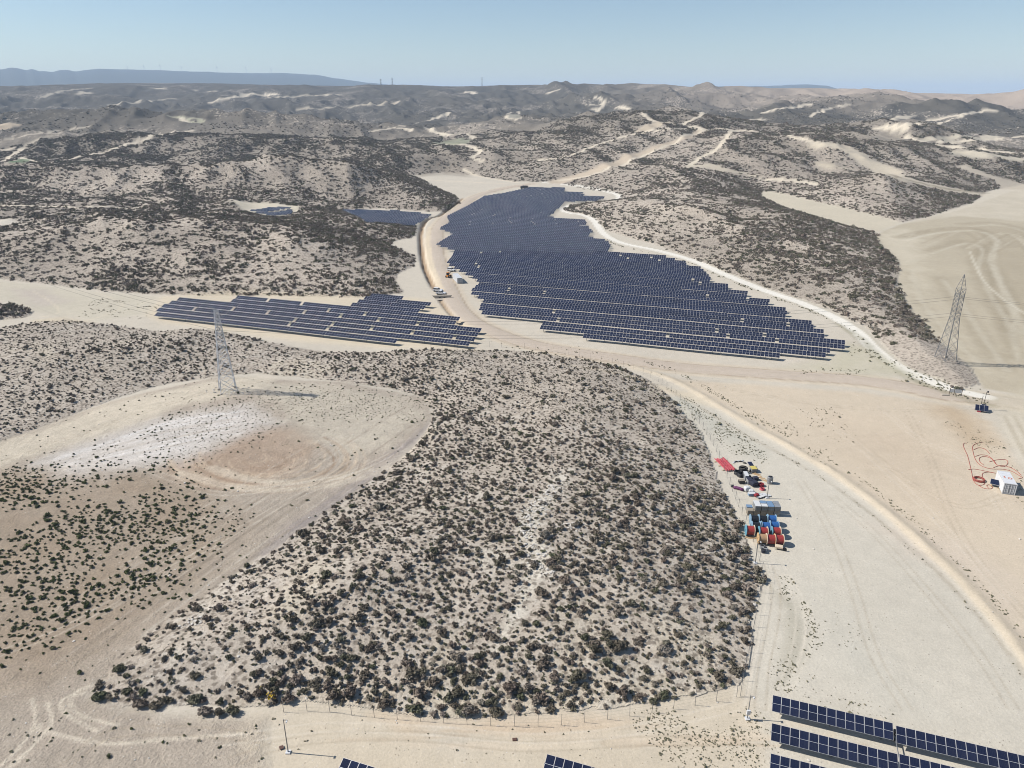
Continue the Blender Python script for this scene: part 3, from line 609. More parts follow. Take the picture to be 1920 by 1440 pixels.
leaf_mat('scrub_leaf', [(0.112, 0.096, 0.068), (0.175, 0.138, 0.110), (0.090, 0.087, 0.054), (0.230, 0.188, 0.156), (0.130, 0.117, 0.078), (0.135, 0.104, 0.083), (0.096, 0.100, 0.056), (0.265, 0.228, 0.190)])
leaf_mat('green_leaf', [(0.075, 0.092, 0.034), (0.105, 0.115, 0.046), (0.070, 0.078, 0.036), (0.125, 0.120, 0.062)])
leaf_mat('tuft_leaf', [(0.17, 0.17, 0.10), (0.23, 0.21, 0.14), (0.14, 0.14, 0.085), (0.27, 0.24, 0.17)])
leaf_mat('yellow_flower', [(0.62, 0.42, 0.03), (0.55, 0.36, 0.02)])
plain('wood_stem', (96, 78, 60), 0.9)
plain('limestone', (226, 220, 210), 0.9, var=0.2, scale=1.5)

# ------------------------------------------------------------------ shrubs
def mesh_from(name, verts, faces, mats, mi=None, smooth=False):
    me = bpy.data.meshes.new(name); me.from_pydata([tuple(v) for v in verts], [], [tuple(f) for f in faces])
    for m in mats: me.materials.append(M[m] if isinstance(m, str) else m)
    if mi is not None: me.polygons.foreach_set('material_index', np.asarray(mi, np.int32))
    if smooth: me.polygons.foreach_set('use_smooth', np.ones(len(faces), bool))
    me.update(); return me
def shrub_mesh(name, leaves, seed, mat, leaf=0.16, h=0.62, lobes=6, flower=None):
    """bush 1 m across: leaf sprays round several lobes over a dark lumpy heart, with stems"""
    r = np.random.default_rng(seed); V = []; Fc = []; MI = []
    lob = [(r.uniform(-.26, .26), r.uniform(-.26, .26), r.uniform(.12, .34) * h / .6, r.uniform(.17, .27)) for _ in range(lobes)]
    for i in range(leaves):
        cx, cy, cz, cr = lob[i % lobes]
        d = r.normal(size=3); d /= np.linalg.norm(d); d[2] = abs(d[2]) * 1.0 - 0.25
        p = np.array((cx, cy, cz)) + d * cr * r.uniform(0.72, 1.08); p[2] = max(p[2], 0.02)
        n = d + r.normal(size=3) * 0.55; n /= np.linalg.norm(n)
        a = np.cross(n, r.normal(size=3)); a /= np.linalg.norm(a); b = np.cross(n, a)
        s = leaf * r.uniform(0.6, 1.3); t = s * r.uniform(0.45, 0.8); k = len(V)
        V += [p - a * s * .5, p + b * t * .5, p + a * s * .6, p - b * t * .5]; Fc.append((k, k + 1, k + 2, k + 3)); MI.append(2 if flower and p[2] > .3 and r.random() < flower else 0)
    for cx, cy, cz, cr in lob:                      # heart of each lobe: a squashed octahedron
        k = len(V); q = cr * 0.78
        V += [np.array((cx + q, cy, cz)), np.array((cx, cy + q, cz)), np.array((cx - q, cy, cz)), np.array((cx, cy - q, cz)), np.array((cx, cy, cz + q)), np.array((cx * .5, cy * .5, 0.0))]
        for a, b in ((0, 1), (1, 2), (2, 3), (3, 0)): Fc += [(k + a, k + b, k + 4), (k + b, k + a, k + 5)]; MI += [0, 0]
    for cx, cy, cz, cr in lob[:4]:                  # stems
        k = len(V); o = .018
        V += [np.array((-o, 0, -.05)), np.array((o, 0, -.05)), np.array((0, o, -.05)), np.array((cx, cy, cz))]
        Fc += [(k, k + 1, k + 3), (k + 1, k + 2, k + 3), (k + 2, k, k + 3)]; MI += [1, 1, 1]
    return mesh_from(name, V, Fc, [mat, 'wood_stem'] + (['yellow_flower'] if flower else []), MI)
def stone_mesh(name, seed):
    bm = bmesh.new(); bmesh.ops.create_icosphere(bm, subdivisions=1, radius=0.5); r = random.Random(seed)
    for v in bm.verts: v.co *= r.uniform(.7, 1.1); v.co.z = v.co.z * .6 + .12
    me = bpy.data.meshes.new(name); bm.to_mesh(me); bm.free(); me.materials.append(M['limestone']); return me
def kit(name, meshes):
    c = bpy.data.collections.new(name)
    for i, me in enumerate(meshes):
        o = bpy.data.objects.new(name + '_%02d' % i, me); c.objects.link(o)
    return c
def scatter(name, P, scale, rot, pick, coll, label=None, cat=None, sq=None, parent=None):
    me = bpy.data.meshes.new(name); me.vertices.add(len(P)); me.vertices.foreach_set('co', P.astype(np.float32).ravel())
    def attr(n, t, v, key='value'): a = me.attributes.new(n, t, 'POINT'); a.data.foreach_set(key, v)
    if scale.ndim == 1: scale = np.stack([scale] * 3, 1)
    attr('size', 'FLOAT_VECTOR', scale.astype(np.float32).ravel(), 'vector'); attr('turn', 'FLOAT', rot.astype(np.float32)); attr('pick', 'INT', pick.astype(np.int32))
    o = bpy.data.objects.new(name, me); COL.objects.link(o)
    g = bpy.data.node_groups.new(name, 'GeometryNodeTree')
    g.interface.new_socket('Geometry', in_out='INPUT', socket_type='NodeSocketGeometry'); g.interface.new_socket('Geometry', in_out='OUTPUT', socket_type='NodeSocketGeometry')
    N = g.nodes.new; L = g.links.new
    gi = N('NodeGroupInput'); go = N('NodeGroupOutput'); iop = N('GeometryNodeInstanceOnPoints'); ci = N('GeometryNodeCollectionInfo')
    ci.inputs['Collection'].default_value = coll; ci.inputs['Separate Children'].default_value = True; ci.inputs['Reset Children'].default_value = True
    iop.inputs['Pick Instance'].default_value = True
    def named(n, t): x = N('GeometryNodeInputNamedAttribute'); x.data_type = t; x.inputs[0].default_value = n; return x.outputs[0]
    cb = N('ShaderNodeCombineXYZ'); L(named('turn', 'FLOAT'), cb.inputs[2])
    L(gi.outputs[0], iop.inputs['Points']); L(ci.outputs[0], iop.inputs['Instance']); L(named('pick', 'INT'), iop.inputs['Instance Index'])
    L(cb.outputs[0], iop.inputs['Rotation']); L(named('size', 'FLOAT_VECTOR'), iop.inputs['Scale']); L(iop.outputs[0], go.inputs[0])
    md = o.modifiers.new('scatter', 'NODES'); md.node_group = g
    if label: tag(o, label, cat, kind='stuff')
    return o
SC2 = scrub.reshape(NR, NA)
def polar_sample(G, x, y):
    fi = np.interp(np.hypot(x, y), RR, np.arange(NR)); fj = np.interp(np.arctan2(x, y), AZ, np.arange(NA))
    i = np.clip(np.round(fi).astype(int), 0, NR - 1); j = np.clip(np.round(fj).astype(int), 0, NA - 1); return G[i, j]
def jitter(x0, x1, y0, y1, s, j=0.85):
    a, b = np.meshgrid(np.arange(x0, x1, s), np.arange(y0, y1, s)); b = b + 0
    a = a + (np.arange(a.shape[0])[:, None] % 2) * s * 0.5
    n = a.size; return a.ravel() + rng.uniform(-.5, .5, n) * s * j, b.ravel() + rng.uniform(-.5, .5, n) * s * j
def inview(x, y, m=50.0): return (np.abs(np.degrees(np.arctan2(x, y))) < m) & (y > 20)
# --- foreground scrub slope
x, y = jitter(-330, 110, 55, 320, 1.12)
k = inview(x, y) & (polar_sample(SC2, x, y) > 0.35) & (bil(RS, x, y) < 1.2); x, y = x[k], y[k]
dn = fbm(x, y, 26, 3, 201); d2 = fbm(x, y, 5, 2, 203); ds_ = bil(RS, x, y)
edge = np.exp(np.minimum(ds_, 0) / 9.0) * (y < 140)
p = np.clip(0.68 + 1.4 * (dn - 0.5) + 0.9 * (d2 - 0.5) + 0.35 * edge, 0.30, 0.97)
# stony clearing down the middle of the slope
west = sst(-25, -55, x) * sst(120, 150, y); p *= 1 - 0.42 * west
cl = segd(np.stack([x, y], 1), FL((1040, 930), (1000, 1010), (1010, 1080), (1000, 1130), (960, 1190)))[0]; p *= 1 - 0.55 * np.exp(-(cl / 3.0) ** 2)
k = rng.random(len(x)) < p; x, y, dn, edge, ds_ = x[k], y[k], dn[k], edge[k], ds_[k]
sz = 0.77 * np.exp(rng.normal(0, 0.42, len(x))) * (0.85 + 0.5 * (dn - 0.3)) * (1 + 0.30 * edge) * np.where(y > 170, 0.92, 1.0)
sz = np.clip(sz, 0.4, 2.5)
near_x, near_y, near_s = x, y, sz
dist = np.sqrt(x * x + y * y + CAMH ** 2); vis = (np.abs(x / (y * math.cos(PITCH) + (CAMH - 4) * math.sin(PITCH))) < 0.69)
lowest = np.arctan2(CAMH, y) < math.radians(48)
order = np.argsort(-(sz / dist) * vis * lowest)
solo = order[:290]; rest = order[290:]
hi = [shrub_mesh('low_shrub', 230, s, 'scrub_leaf', leaf=0.15, h=random.uniform(.5, .72), lobes=7) for s in range(6)]
lo = [shrub_mesh('scrub', 110, 40 + s, 'scrub_leaf', leaf=0.19, h=random.uniform(.48, .7), lobes=6) for s in range(8)]
Z = ground(x, y)
for i in solo:
    o = bpy.data.objects.new('low_shrub', hi[random.randrange(6)]); COL.objects.link(o)
    s = sz[i]; o.location = (x[i], y[i], Z[i] - 0.03); o.rotation_euler = (0, 0, random.uniform(0, 6.28)); o.scale = (s, s * random.uniform(.8, 1.2), s * random.uniform(.8, 1.1))
    tag(o, 'low dark grey-brown shrub on the lower part of the central scrub slope', 'shrub', 'dark shrubs on the central scrub slope')
def sizes(s): n = len(s); return np.stack([s * rng.uniform(.85, 1.2, n), s * rng.uniform(.85, 1.2, n), s * rng.uniform(.75, 1.1, n)], 1)
KIT = kit('scrub_kit', lo)
P = [np.stack([x[rest], y[rest], Z[rest] - .03], 1)]; SS = [sz[rest]]
xs_, ys_ = jitter(-200, 100, 55, 240, 1.35, 1.0); k = inview(xs_, ys_) & (polar_sample(SC2, xs_, ys_) > .5) & (bil(RS, xs_, ys_) < 0) & (rng.random(len(xs_)) < .15 + .9 * np.clip(fbm(xs_, ys_, 9, 2, 207) - .3, 0, 1))
xs_, ys_ = xs_[k], ys_[k]; P.append(np.stack([xs_, ys_, ground(xs_, ys_) - .02], 1)); SS.append(np.clip(.42 * np.exp(rng.normal(0, .3, len(xs_))), .2, .8))
# --- scrub on the hills around: each point a handful of bushes
def handful(name, seed):
    r = np.random.default_rng(seed); V = []; Fc = []; MI = []
    for q in range(5):
        ox, oy = (q % 3 - 1) * .95 + r.uniform(-.4, .4), (q // 3 - .5) * 1.3 + r.uniform(-.45, .45); s = .98 * math.exp(r.normal(0, .33)); me = lo[int(r.integers(0, 8))]; t = r.uniform(0, 6.28)
        for lf in range(0, 34):
            dv = r.normal(size=3); dv /= np.linalg.norm(dv); dv[2] = abs(dv[2]); pq = np.array((ox, oy, .12 * s)) + dv * np.array((.5, .5, .46)) * s * r.uniform(.6, 1.05)
            n_ = dv + r.normal(size=3) * .5; n_ /= np.linalg.norm(n_); a_ = np.cross(n_, r.normal(size=3)); a_ /= np.linalg.norm(a_); b_ = np.cross(n_, a_); w_ = .30 * s * r.uniform(.6, 1.25); k = len(V)
            V += [pq - a_ * w_ * .5, pq + b_ * w_ * .35, pq + a_ * w_ * .55, pq - b_ * w_ * .35]; Fc.append((k, k + 1, k + 2, k + 3)); MI.append(0)
        k = len(V); V += [np.array((ox + .33 * s, oy, .1)), np.array((ox, oy + .33 * s, .1)), np.array((ox - .33 * s, oy, .1)), np.array((ox, oy - .33 * s, .1)), np.array((ox, oy, .42 * s)), np.array((ox, oy, -.5))]
        for u_, w2 in ((0, 1), (1, 2), (2, 3), (3, 0)): Fc += [(k + u_, k + w2, k + 4), (k + w2, k + u_, k + 5)]; MI += [0, 0]
    return mesh_from(name, V, Fc, ['scrub_leaf'], MI)
KIT2 = kit('handful_kit', [handful('handful', 300 + s) for s in range(10)])
x, y = jitter(-900, 980, 240, 1120, 2.35, 0.95)
k = inview(x, y, 43) & (polar_sample(SC2, x, y) > 0.5) & (bil(RS, x, y) > 0.5) & (np.hypot(x, y) < 1120); x, y = x[k], y[k]; cvh = polar_sample(SC2, x, y)
gx_ = (ground(x + 5, y) - ground(x - 5, y)) / 10.0; dn = fbm(x, y, 46, 4, 211); d2 = fbm(x, y, 11, 2, 213)
p = np.clip(0.58 + 1.0 * (dn - 0.5) + 0.8 * (d2 - 0.5) - 0.9 * gx_ + 0.2 * np.exp(-np.maximum(dist_bare(x, y), 0) / 12.0), 0.25, 0.95)
p = p * np.where(cvh > .9, 1, .45); k = rng.random(len(x)) < p; x, y, p = x[k], y[k], p[k]; dd = np.hypot(x, y)
hs = np.clip((0.72 + 0.42 * p) * np.exp(rng.normal(0, .16, len(x))), .5, 1.5) * (1 + .25 * sst(600, 1100, dd))
hsc = np.stack([hs, hs, hs * rng.uniform(.8, 1.15, len(x))], 1)
scatter('hill_scrub', np.stack([x, y, ground(x, y) - .03], 1), hsc, rng.uniform(0, 6.28, len(x)), rng.integers(0, 10, len(x)), KIT2, 'dark scrub speckling the hills on both sides of the solar farm', 'scrub')
print('hill', len(x))
# --- far hills: clumps of bushes
x, y = jitter(-2200, 2300, 1000, 2300, 6.5)
k = inview(x, y, 40) & (polar_sample(SC2, x, y) > 0.4); x, y = x[k], y[k]; dd = np.hypot(x, y)
dn = fbm(x, y, 130, 4, 221); p = np.clip(0.42 + 2.4 * (dn - 0.5), 0.05, 0.85) * sst(1020, 1180, dd) * (1 - sst(1500, 2250, dd)); k = rng.random(len(x)) < p; x, y, dn = x[k], y[k], dn[k]
P.append(np.stack([x, y, ground(x, y) - .1], 1)); SS.append(np.clip(2.9 * np.exp(rng.normal(0, 0.3, len(x))), 1.6, 6))
P = np.concatenate(P); SS = np.concatenate(SS); n = len(P)
SC3 = sizes(SS); SC3[:, 2] *= np.where(SS > 2.6, 0.55, 1.0)
scatter('scrub', P, SC3, rng.uniform(0, 6.28, n), rng.integers(0, len(lo), n), KIT, 'dense low scrub between the larger bushes of the central slope and the far hills', 'scrub')
print('scrub', n)
# --- green bushes of the left field and tufts on bare ground
gm = [shrub_mesh('bush', 80, 80 + s, 'green_leaf', leaf=0.22, h=.55, lobes=5) for s in range(5)]
GK = kit('bush_kit', gm)
W_LEFT = F((-200, 900), (0, 832), (190, 768), (400, 712), (640, 721), (800, 748), (815, 785), (745, 870), (600, 970), (430, 1087), (165, 1305), (300, 1345), (480, 1345), (520, 1420), (520, 1470), (-250, 1470))
x, y = jitter(-170, -5, 55, 205, 0.92, 1.0)
k = (sdf(np.stack([x, y], 1), W_LEFT) < -0.5) & (polar_sample(SC2, x, y) < 0.3); x, y = x[k], y[k]; Q = np.stack([x, y], 1)
def soft(poly, f): return 1 - sst(-f, f, sdf(Q, poly))
w1 = soft(F((-250, 890), (0, 885), (180, 880), (330, 890), (430, 960), (400, 1040), (290, 1120), (120, 1190), (0, 1230), (-250, 1240)), 8)
w2 = soft(F((300, 800), (440, 770), (560, 735), (700, 740), (800, 760), (790, 790), (640, 790), (520, 800), (440, 850), (330, 870)), 6)
w3 = soft(F((60, 880), (330, 790), (470, 770), (440, 830), (300, 875)), 3)
nn = fbm(x, y, 14, 3, 231)
p = np.clip(0.04 + w1 * (0.60 + 2.0 * (nn - 0.5)) + w2 * 0.75 + w3 * 0.22, 0.012, 0.8); k = rng.random(len(x)) < p
x, y, w1, w2 = x[k], y[k], w1[k], w2[k]
sz = np.clip((0.46 + 0.26 * w1 * (1 - w2)) * np.exp(rng.normal(0, 0.32, len(x))) * np.where(w2 > .5, .62, 1), 0.2, 1.5)
scatter('bush_cover', np.stack([x, y, ground(x, y) - .02], 1), sizes(sz), rng.uniform(0, 6.28, len(x)), rng.integers(0, 5, len(x)), GK, 'small green bushes dotted over the bare brown field at left', 'bushes')
tm = [shrub_mesh('tuft', 26, 120 + s, 'tuft_leaf', leaf=0.34, h=.5, lobes=3) for s in range(4)]
TK = kit('tuft_kit', tm); tx, ty, tsz = [], [], []
def tufts(poly, dens, s0, f=2.0, sp=0.5):
    poly = np.asarray(poly); x0, y0 = poly.min(0); x1, y1 = poly.max(0); n = int((x1 - x0) * (y1 - y0) * dens * 2)
    a = rng.uniform(x0, x1, n); b = rng.uniform(y0, y1, n); Qp = np.stack([a, b], 1); m = 1 - sst(-f, f, sdf(Qp, poly)); q = fbm(a, b, 5, 2, 241)
    kk = rng.random(n) < m * np.clip(0.5 + 3.2 * (q - .5), 0.02, 1) * sp * 2; tx.append(a[kk]); ty.append(b[kk]); tsz.append(s0 * np.exp(rng.normal(0, .35, kk.sum())))
tufts(W_SCRUB[3:], 0.16, .34, 1.0, .9)
_keep = len(tx)
tufts(F((1240, 735), (1290, 745), (1420, 830), (1450, 870), (1390, 868), (1320, 800)), 1.2, .32)
tufts(F((1470, 1080), (1500, 1110), (1530, 1170), (1520, 1240), (1490, 1300), (1450, 1300), (1470, 1200)), 5.0, .24)
tufts(F((1540, 1110), (1620, 1160), (1660, 1250), (1560, 1210)), .5, .2)
tufts(F((1140, 1350), (1300, 1325), (1400, 1330), (1440, 1360), (1440, 1440), (1300, 1440), (1180, 1390)), 3.2, .22)
tufts(F((1500, 1290), (1700, 1340), (1700, 1360), (1500, 1310)), 1.2, .22)
tufts(F((640, 1350), (1100, 1355), (1140, 1430), (640, 1420)), .12, .2)
tufts(F((0, 1345), (480, 1345), (640, 1440), (0, 1440)), .12, .35, 4)
tufts(F((1490, 770), (1560, 760), (1640, 830), (1560, 830)), .25, .3); tufts(F((1380, 770), (1480, 790), (1640, 920), (1560, 880)), .5, .28)
tufts(F((1780, 790), (1850, 800), (1870, 850), (1800, 830)), .6, .3); tufts(F((1860, 790), (1920, 900), (1920, 960), (1890, 880)), .5, .35)
tufts(F((1600, 640), (1700, 690), (1780, 730), (1690, 715), (1590, 665)), .25, .5); tufts(F((1480, 690), (1640, 690), (1600, 705), (1480, 700)), .4, .4)
tufts(F((900, 640), (1080, 650), (1300, 720), (1000, 665)), .1, .4); tufts(F((180, 560), (300, 570), (270, 600), (150, 596)), .25, .45)
tufts(F((1700, 680), (1800, 700), (1840, 735), (1800, 740), (1740, 715)), .2, .7)
bl = FL(*[(a + 10, b - 10) for a, b in PX_BERM]); tufts(np.vstack([bl, (bl + np.array((1.6, 1.0)))[::-1]]), 1.3, .3, .5)
bl = FL(*[(a - 14, b + 12) for a, b in PX_BERM]); tufts(np.vstack([bl, (bl + np.array((-1.0, -.8)))[::-1]]), .7, .24, .5)
bl = FL(*[(a + 4, b + 7) for a, b in PX_TRACK[12:]]); tufts(np.vstack([bl, (bl + np.array((-2.0, -2.4)))[::-1]]), .5, .55, .7)
x, y, sz = np.concatenate(tx), np.concatenate(ty), np.concatenate(tsz)
k = (polar_sample(SC2, x, y) < .4) | (np.arange(len(x)) < len(tx[0])); x, y, sz = x[k], y[k], sz[k]
scatter('grass_tufts', np.stack([x, y, ground(x, y) - .01], 1), sizes(sz), rng.uniform(0, 6.28, len(x)), rng.integers(0, 4, len(x)), TK, 'dry weeds and grass tufts scattered on the pale bare ground', 'weeds')
print('bushes', len(x))
# --- stones
sm = [stone_mesh('stone', s) for s in range(5)]; SKT = kit('stone_kit', sm)
x, y = jitter(-150, 110, 58, 200, 1.1, 1.0); cv = polar_sample(SC2, x, y); nn = fbm(x, y, 8, 2, 251)
Q = np.stack([x, y], 1); pile = np.exp(-(segd(Q, FL((1040, 930), (990, 1000), (1000, 1060), (1020, 1100)))[0] / 2.2) ** 2)
p1_ = np.exp(-(np.hypot(*(Q - flat(1068, 1012)).T) / 1.8) ** 2) + np.exp(-(np.hypot(*(Q - flat(365, 1176)).T) / 1.6) ** 2)
k = inview(x, y) & (rng.random(len(x)) < np.where(cv > .5, 0.10 + .3 * (nn > .58), 0.03 + .10 * (nn > .55) * (x < -2)) + .5 * pile + p1_); x, y, pk = x[k], y[k], (pile + p1_)[k]
for _ in range(3):
    e = pk > .35; x = np.concatenate([x, x[e] + rng.normal(0, .4, e.sum())]); y = np.concatenate([y, y[e] + rng.normal(0, .4, e.sum())]); pk = np.concatenate([pk, pk[e]])
sz = np.clip(0.16 * np.exp(rng.normal(0, .45, len(x))) * (1 + 1.0 * np.minimum(pk, 1)), .06, .75)
scatter('loose_stones', np.stack([x, y, ground(x, y)], 1), sizes(sz), rng.uniform(0, 6.28, len(x)), rng.integers(0, 5, len(x)), SKT, 'pale loose limestone lying between the shrubs', 'stones')

# ------------------------------------------------------------------ air
def haze():
    bm = bmesh.new(); bmesh.ops.create_cube(bm, size=1.0)
    zt = float(GZ.max()) + 40; zb = float(GZ.min()) - 3
    for v in bm.verts: v.co = Vector((v.co.x * 46000, v.co.y * 46000, zb if v.co.z < 0 else zt))
    me = bpy.data.meshes.new('haze'); bm.to_mesh(me); bm.free(); o = bpy.data.objects.new('haze', me); COL.objects.link(o); tag(o, kind='stuff')
    m = bpy.data.materials.new('haze'); m.use_nodes = True; t = m.node_tree; t.nodes.clear()
    ou = t.nodes.new('ShaderNodeOutputMaterial'); v = t.nodes.new('ShaderNodeVolumePrincipled'); t.links.new(v.outputs[0], ou.inputs['Volume'])
    v.inputs['Color'].default_value = (0.64, 0.80, 1.0, 1); v.inputs['Density'].default_value = 0.000085; v.inputs['Anisotropy'].default_value = 0.0
    me.materials.append(m); o.display_type = 'WIRE'; return o
haze()

# ------------------------------------------------------------------ solar tables
def panel_mat():
    k = NB('solar_glass'); tc = k.n('ShaderNodeTexCoord').outputs['Object']; sp = k.n('ShaderNodeSeparateXYZ'); k.l(tc, sp.inputs[0])
    fx = k.math('FRACT', k.math('MULTIPLY', k.math('ADD', sp.outputs[0], 50.0), 1 / 0.182)); fy = k.math('FRACT', k.math('MULTIPLY', k.math('ADD', sp.outputs[1], 50.0), 1 / 0.091))
    ln = k.math('MAXIMUM', k.math('LESS_THAN', fx, 0.05), k.math('LESS_THAN', fy, 0.03))
    r = k.n('ShaderNodeObjectInfo').outputs['Random']
    base = k.mix(r, (0.0052, 0.0086, 0.026), (0.0080, 0.0130, 0.038))
    n = k.noise(0.9, 2, 0.5, tc)
    dust = k.mix(k.mr(n, 0.35, 0.75, 0.0, 0.022), k.mix(ln, base, (0.035, 0.038, 0.055)), (0.35, 0.31, 0.26))
    k.set(dust, 0.13, spec=0.5)
panel_mat()
plain('aluminium', (214, 214, 216), 0.42, 0.35, var=0.05)
plain('galvanised', (150, 152, 154), 0.5, 0.5, var=0.12)
class MB:
    """collects boxes, tubes and prisms into one mesh"""
    def __init__(s): s.v = []; s.f = []; s.m = []
    def box(s, c, d, mi=0, R=None):
        k = len(s.v); c = np.array(c, float)
        for z in (-.5, .5):
            for q in ((-.5, -.5), (.5, -.5), (.5, .5), (-.5, .5)):
                p = np.array((q[0] * d[0], q[1] * d[1], z * d[2])); p = p if R is None else np.array(R @ Vector(p)); s.v.append(c + p)
        for f in ((3, 2, 1, 0), (4, 5, 6, 7), (0, 1, 5, 4), (1, 2, 6, 5), (2, 3, 7, 6), (3, 0, 4, 7)): s.f.append(tuple(k + a for a in f)); s.m.append(mi)
        return s
    def tube(s, a, b, r, n=6, mi=0, r2=None, cap=True):
        a = Vector(a); b = Vector(b); d = (b - a).normalized(); u = d.orthogonal().normalized(); w = d.cross(u); k = len(s.v); r2 = r if r2 is None else r2
        for p, q in ((a, r), (b, r2)):
            for i in range(n):
                t = 2 * math.pi * i / n; s.v.append(np.array(p + (u * math.cos(t) + w * math.sin(t)) * q))
        for i in range(n):
            j = (i + 1) % n; s.f.append((k + i, k + j, k + n + j, k + n + i)); s.m.append(mi)
        if cap: s.f += [tuple(k + i for i in reversed(range(n))), tuple(k + n + i for i in range(n))]; s.m += [mi, mi]
        return s
    def path(s, pts, r, n=6, mi=0):
        P = [Vector(p) for p in pts]; k0 = len(s.v); u = None
        for i, p in enumerate(P):
            d = (P[min(i + 1, len(P) - 1)] - P[max(i - 1, 0)]).normalized()
            u = d.orthogonal().normalized() if u is None else (u - d * u.dot(d)).normalized(); w = d.cross(u)
            for j in range(n): t = 2 * math.pi * j / n; s.v.append(np.array(p + (u * math.cos(t) + w * math.sin(t)) * r))
        for i in range(len(P) - 1):
            for j in range(n): a = k0 + i * n + j; b = k0 + i * n + (j + 1) % n; s.f.append((a, b, b + n, a + n)); s.m.append(mi)
        s.f += [tuple(k0 + i for i in reversed(range(n))), tuple(k0 + (len(P) - 1) * n + i for i in range(n))]; s.m += [mi, mi]
        return s
    def lathe(s, prof, c=(0, 0, 0), axis='z', n=16, mi=0):
        k = len(s.v); m = len(prof); c = np.array(c, float)
        for r, h in prof:
            for i in range(n):
                t = 2 * math.pi * i / n; q = (r * math.cos(t), r * math.sin(t), h)
                s.v.append(c + np.array(q if axis == 'z' else ((h, q[0], q[1]) if axis == 'x' else (q[1], h, q[0]))))
        for a in range(m - 1):
            for i in range(n): j = (i + 1) % n; s.f.append((k + a * n + i, k + a * n + j, k + (a + 1) * n + j, k + (a + 1) * n + i)); s.m.append(mi)
        s.f += [tuple(k + i for i in reversed(range(n))), tuple(k + (m - 1) * n + i for i in range(n))]; s.m += [mi, mi]
        return s
    def prism(s, poly, y0, y1, mi=0):
        """outline in x,z pulled along y"""
        k = len(s.v); n = len(poly)
        for yv in (y0, y1):
            for a, b in poly: s.v.append(np.array((a, yv, b)))
        for i in range(n): j = (i + 1) % n; s.f.append((k + i, k + j, k + n + j, k + n + i)); s.m.append(mi)
        s.f += [tuple(k + i for i in reversed(range(n))), tuple(k + n + i for i in range(n))]; s.m += [mi, mi]
        return s
    def mesh(s, name, mats, smooth=False): return mesh_from(name, s.v, s.f, mats if isinstance(mats, (list, tuple)) else [mats], s.m, smooth)
    def build(s, name, mats, parent=None, loc=(0, 0, 0), rz=0.0, smooth=False, bevel=0.0):
        me = s.mesh(name, mats, smooth)
        o = bpy.data.objects.new(name, me); COL.objects.link(o); o.location = loc; o.rotation_euler = (0, 0, rz); o.parent = parent
        if bevel: b = o.modifiers.new('bevel', 'BEVEL'); b.width = bevel; b.segments = 2; b.limit_method = 'ANGLE'
        return o
def copy_tree(o, parent=None):
    c = o.copy(); COL.objects.link(c); c.parent = parent
    for ch in o.children: copy_tree(ch, c)
    return c
MW, ML, MP = 1.134, 2.278, 1.158; TILT = math.radians(23); HUB = 1.55; ROWA = math.radians(-19.0)
RD = np.array((math.cos(ROWA), math.sin(ROWA))); ND = np.array((-math.sin(ROWA), math.cos(ROWA)))
RT = Matrix.Rotation(TILT, 3, 'X')
def add_module(mb, x, tilt=True):
    R = RT if tilt else None; c0 = Vector((x, 0, HUB + .0)) if tilt else Vector((0, 0, 0)); q = lambda p: tuple(c0 + (RT @ Vector(p) if tilt else Vector(p)))
    mb.box(q((0, 0, .085)), (MW, ML, .035), 0, R)
    for sy in (-1, 1): mb.box(q((0, sy * (ML / 4 - .002), .088)), (MW - .066, ML / 2 - .058, .036), 1, R)
def panels_mesh(n):
    mb = MB()
    for i in range(n): add_module(mb, (i - (n - 1) / 2) * MP)
    return mb.mesh('module_row', ['aluminium', 'solar_glass'])
def frame_mesh(n):
    mb = MB(); L = n * MP; mb.box((0, 0, HUB), (L + .1, .13, .13))
    for t in (-.42, 0, .42): mb.box((t * L, 0, HUB / 2 - .2), (.12, .16, HUB + .36))
    return mb.mesh('support_frame', ['galvanised'])
_m = MB(); add_module(_m, 0, False); MOD = _m.mesh('module', ['aluminium', 'solar_glass']); PAN = {}; FRM = {}; TUB = {}; PST = MB().box((0, 0, HUB / 2 - .2), (.12, .16, HUB + .36)).mesh('post', ['galvanised'])
def tables_fill(poly_px, seed, amin=3.0):
    poly = flats(poly_px, HUB); r = random.Random(seed); out = []; cnt = {}
    s = poly @ ND; t = poly @ RD; k0 = int(math.ceil(s.min() / 5.3)); k1 = int(s.max() // 5.3)
    for k in range(k0, k1 + 1):
        sv = k * 5.3 + 1.0 + (0.65 * min((k - k0) // 3, 9) if seed == 1 else 0.0); xs = []
        for i in range(len(poly)):
            j = (i + 1) % len(poly)
            if (s[i] > sv) != (s[j] > sv): xs.append(t[i] + (t[j] - t[i]) * (sv - s[i]) / (s[j] - s[i]))
        xs.sort()
        for a, b in zip(xs[::2], xs[1::2]):
            p = a
            while b - p > amin:
                n = int(min(13, round((b - p) / MP)))
                if n < 4: break
                L = n * MP; cnt[k] = cnt.get(k, 0) + 1; out.append((k, (p + L / 2), sv, n, cnt[k]))
                wide = random.Random(int((p + k * 1.7) // 30) * 31 + seed * 7 + k // 14).random() < 0.42 and random.Random(k * 977 + int(p // 31) * 31 + seed).random() < 0.32
                p += L + (1.2 if wide else 0.06)
    res = []
    k00 = min(o[0] for o in out)
    for k, tc, sv, n, c in out:
        q = RD * tc + ND * sv; res.append((q[0], q[1], n, k - k00, c))
    return res
def panels(n):
    if n not in PAN: PAN[n] = panels_mesh(n); FRM[n] = frame_mesh(n)
    return PAN[n], FRM[n]
def child(name, me, parent, loc=(0, 0, 0), rot=(0, 0, 0)):
    o = bpy.data.objects.new(name, me); COL.objects.link(o); o.parent = parent; o.location = loc; o.rotation_euler = rot; return o
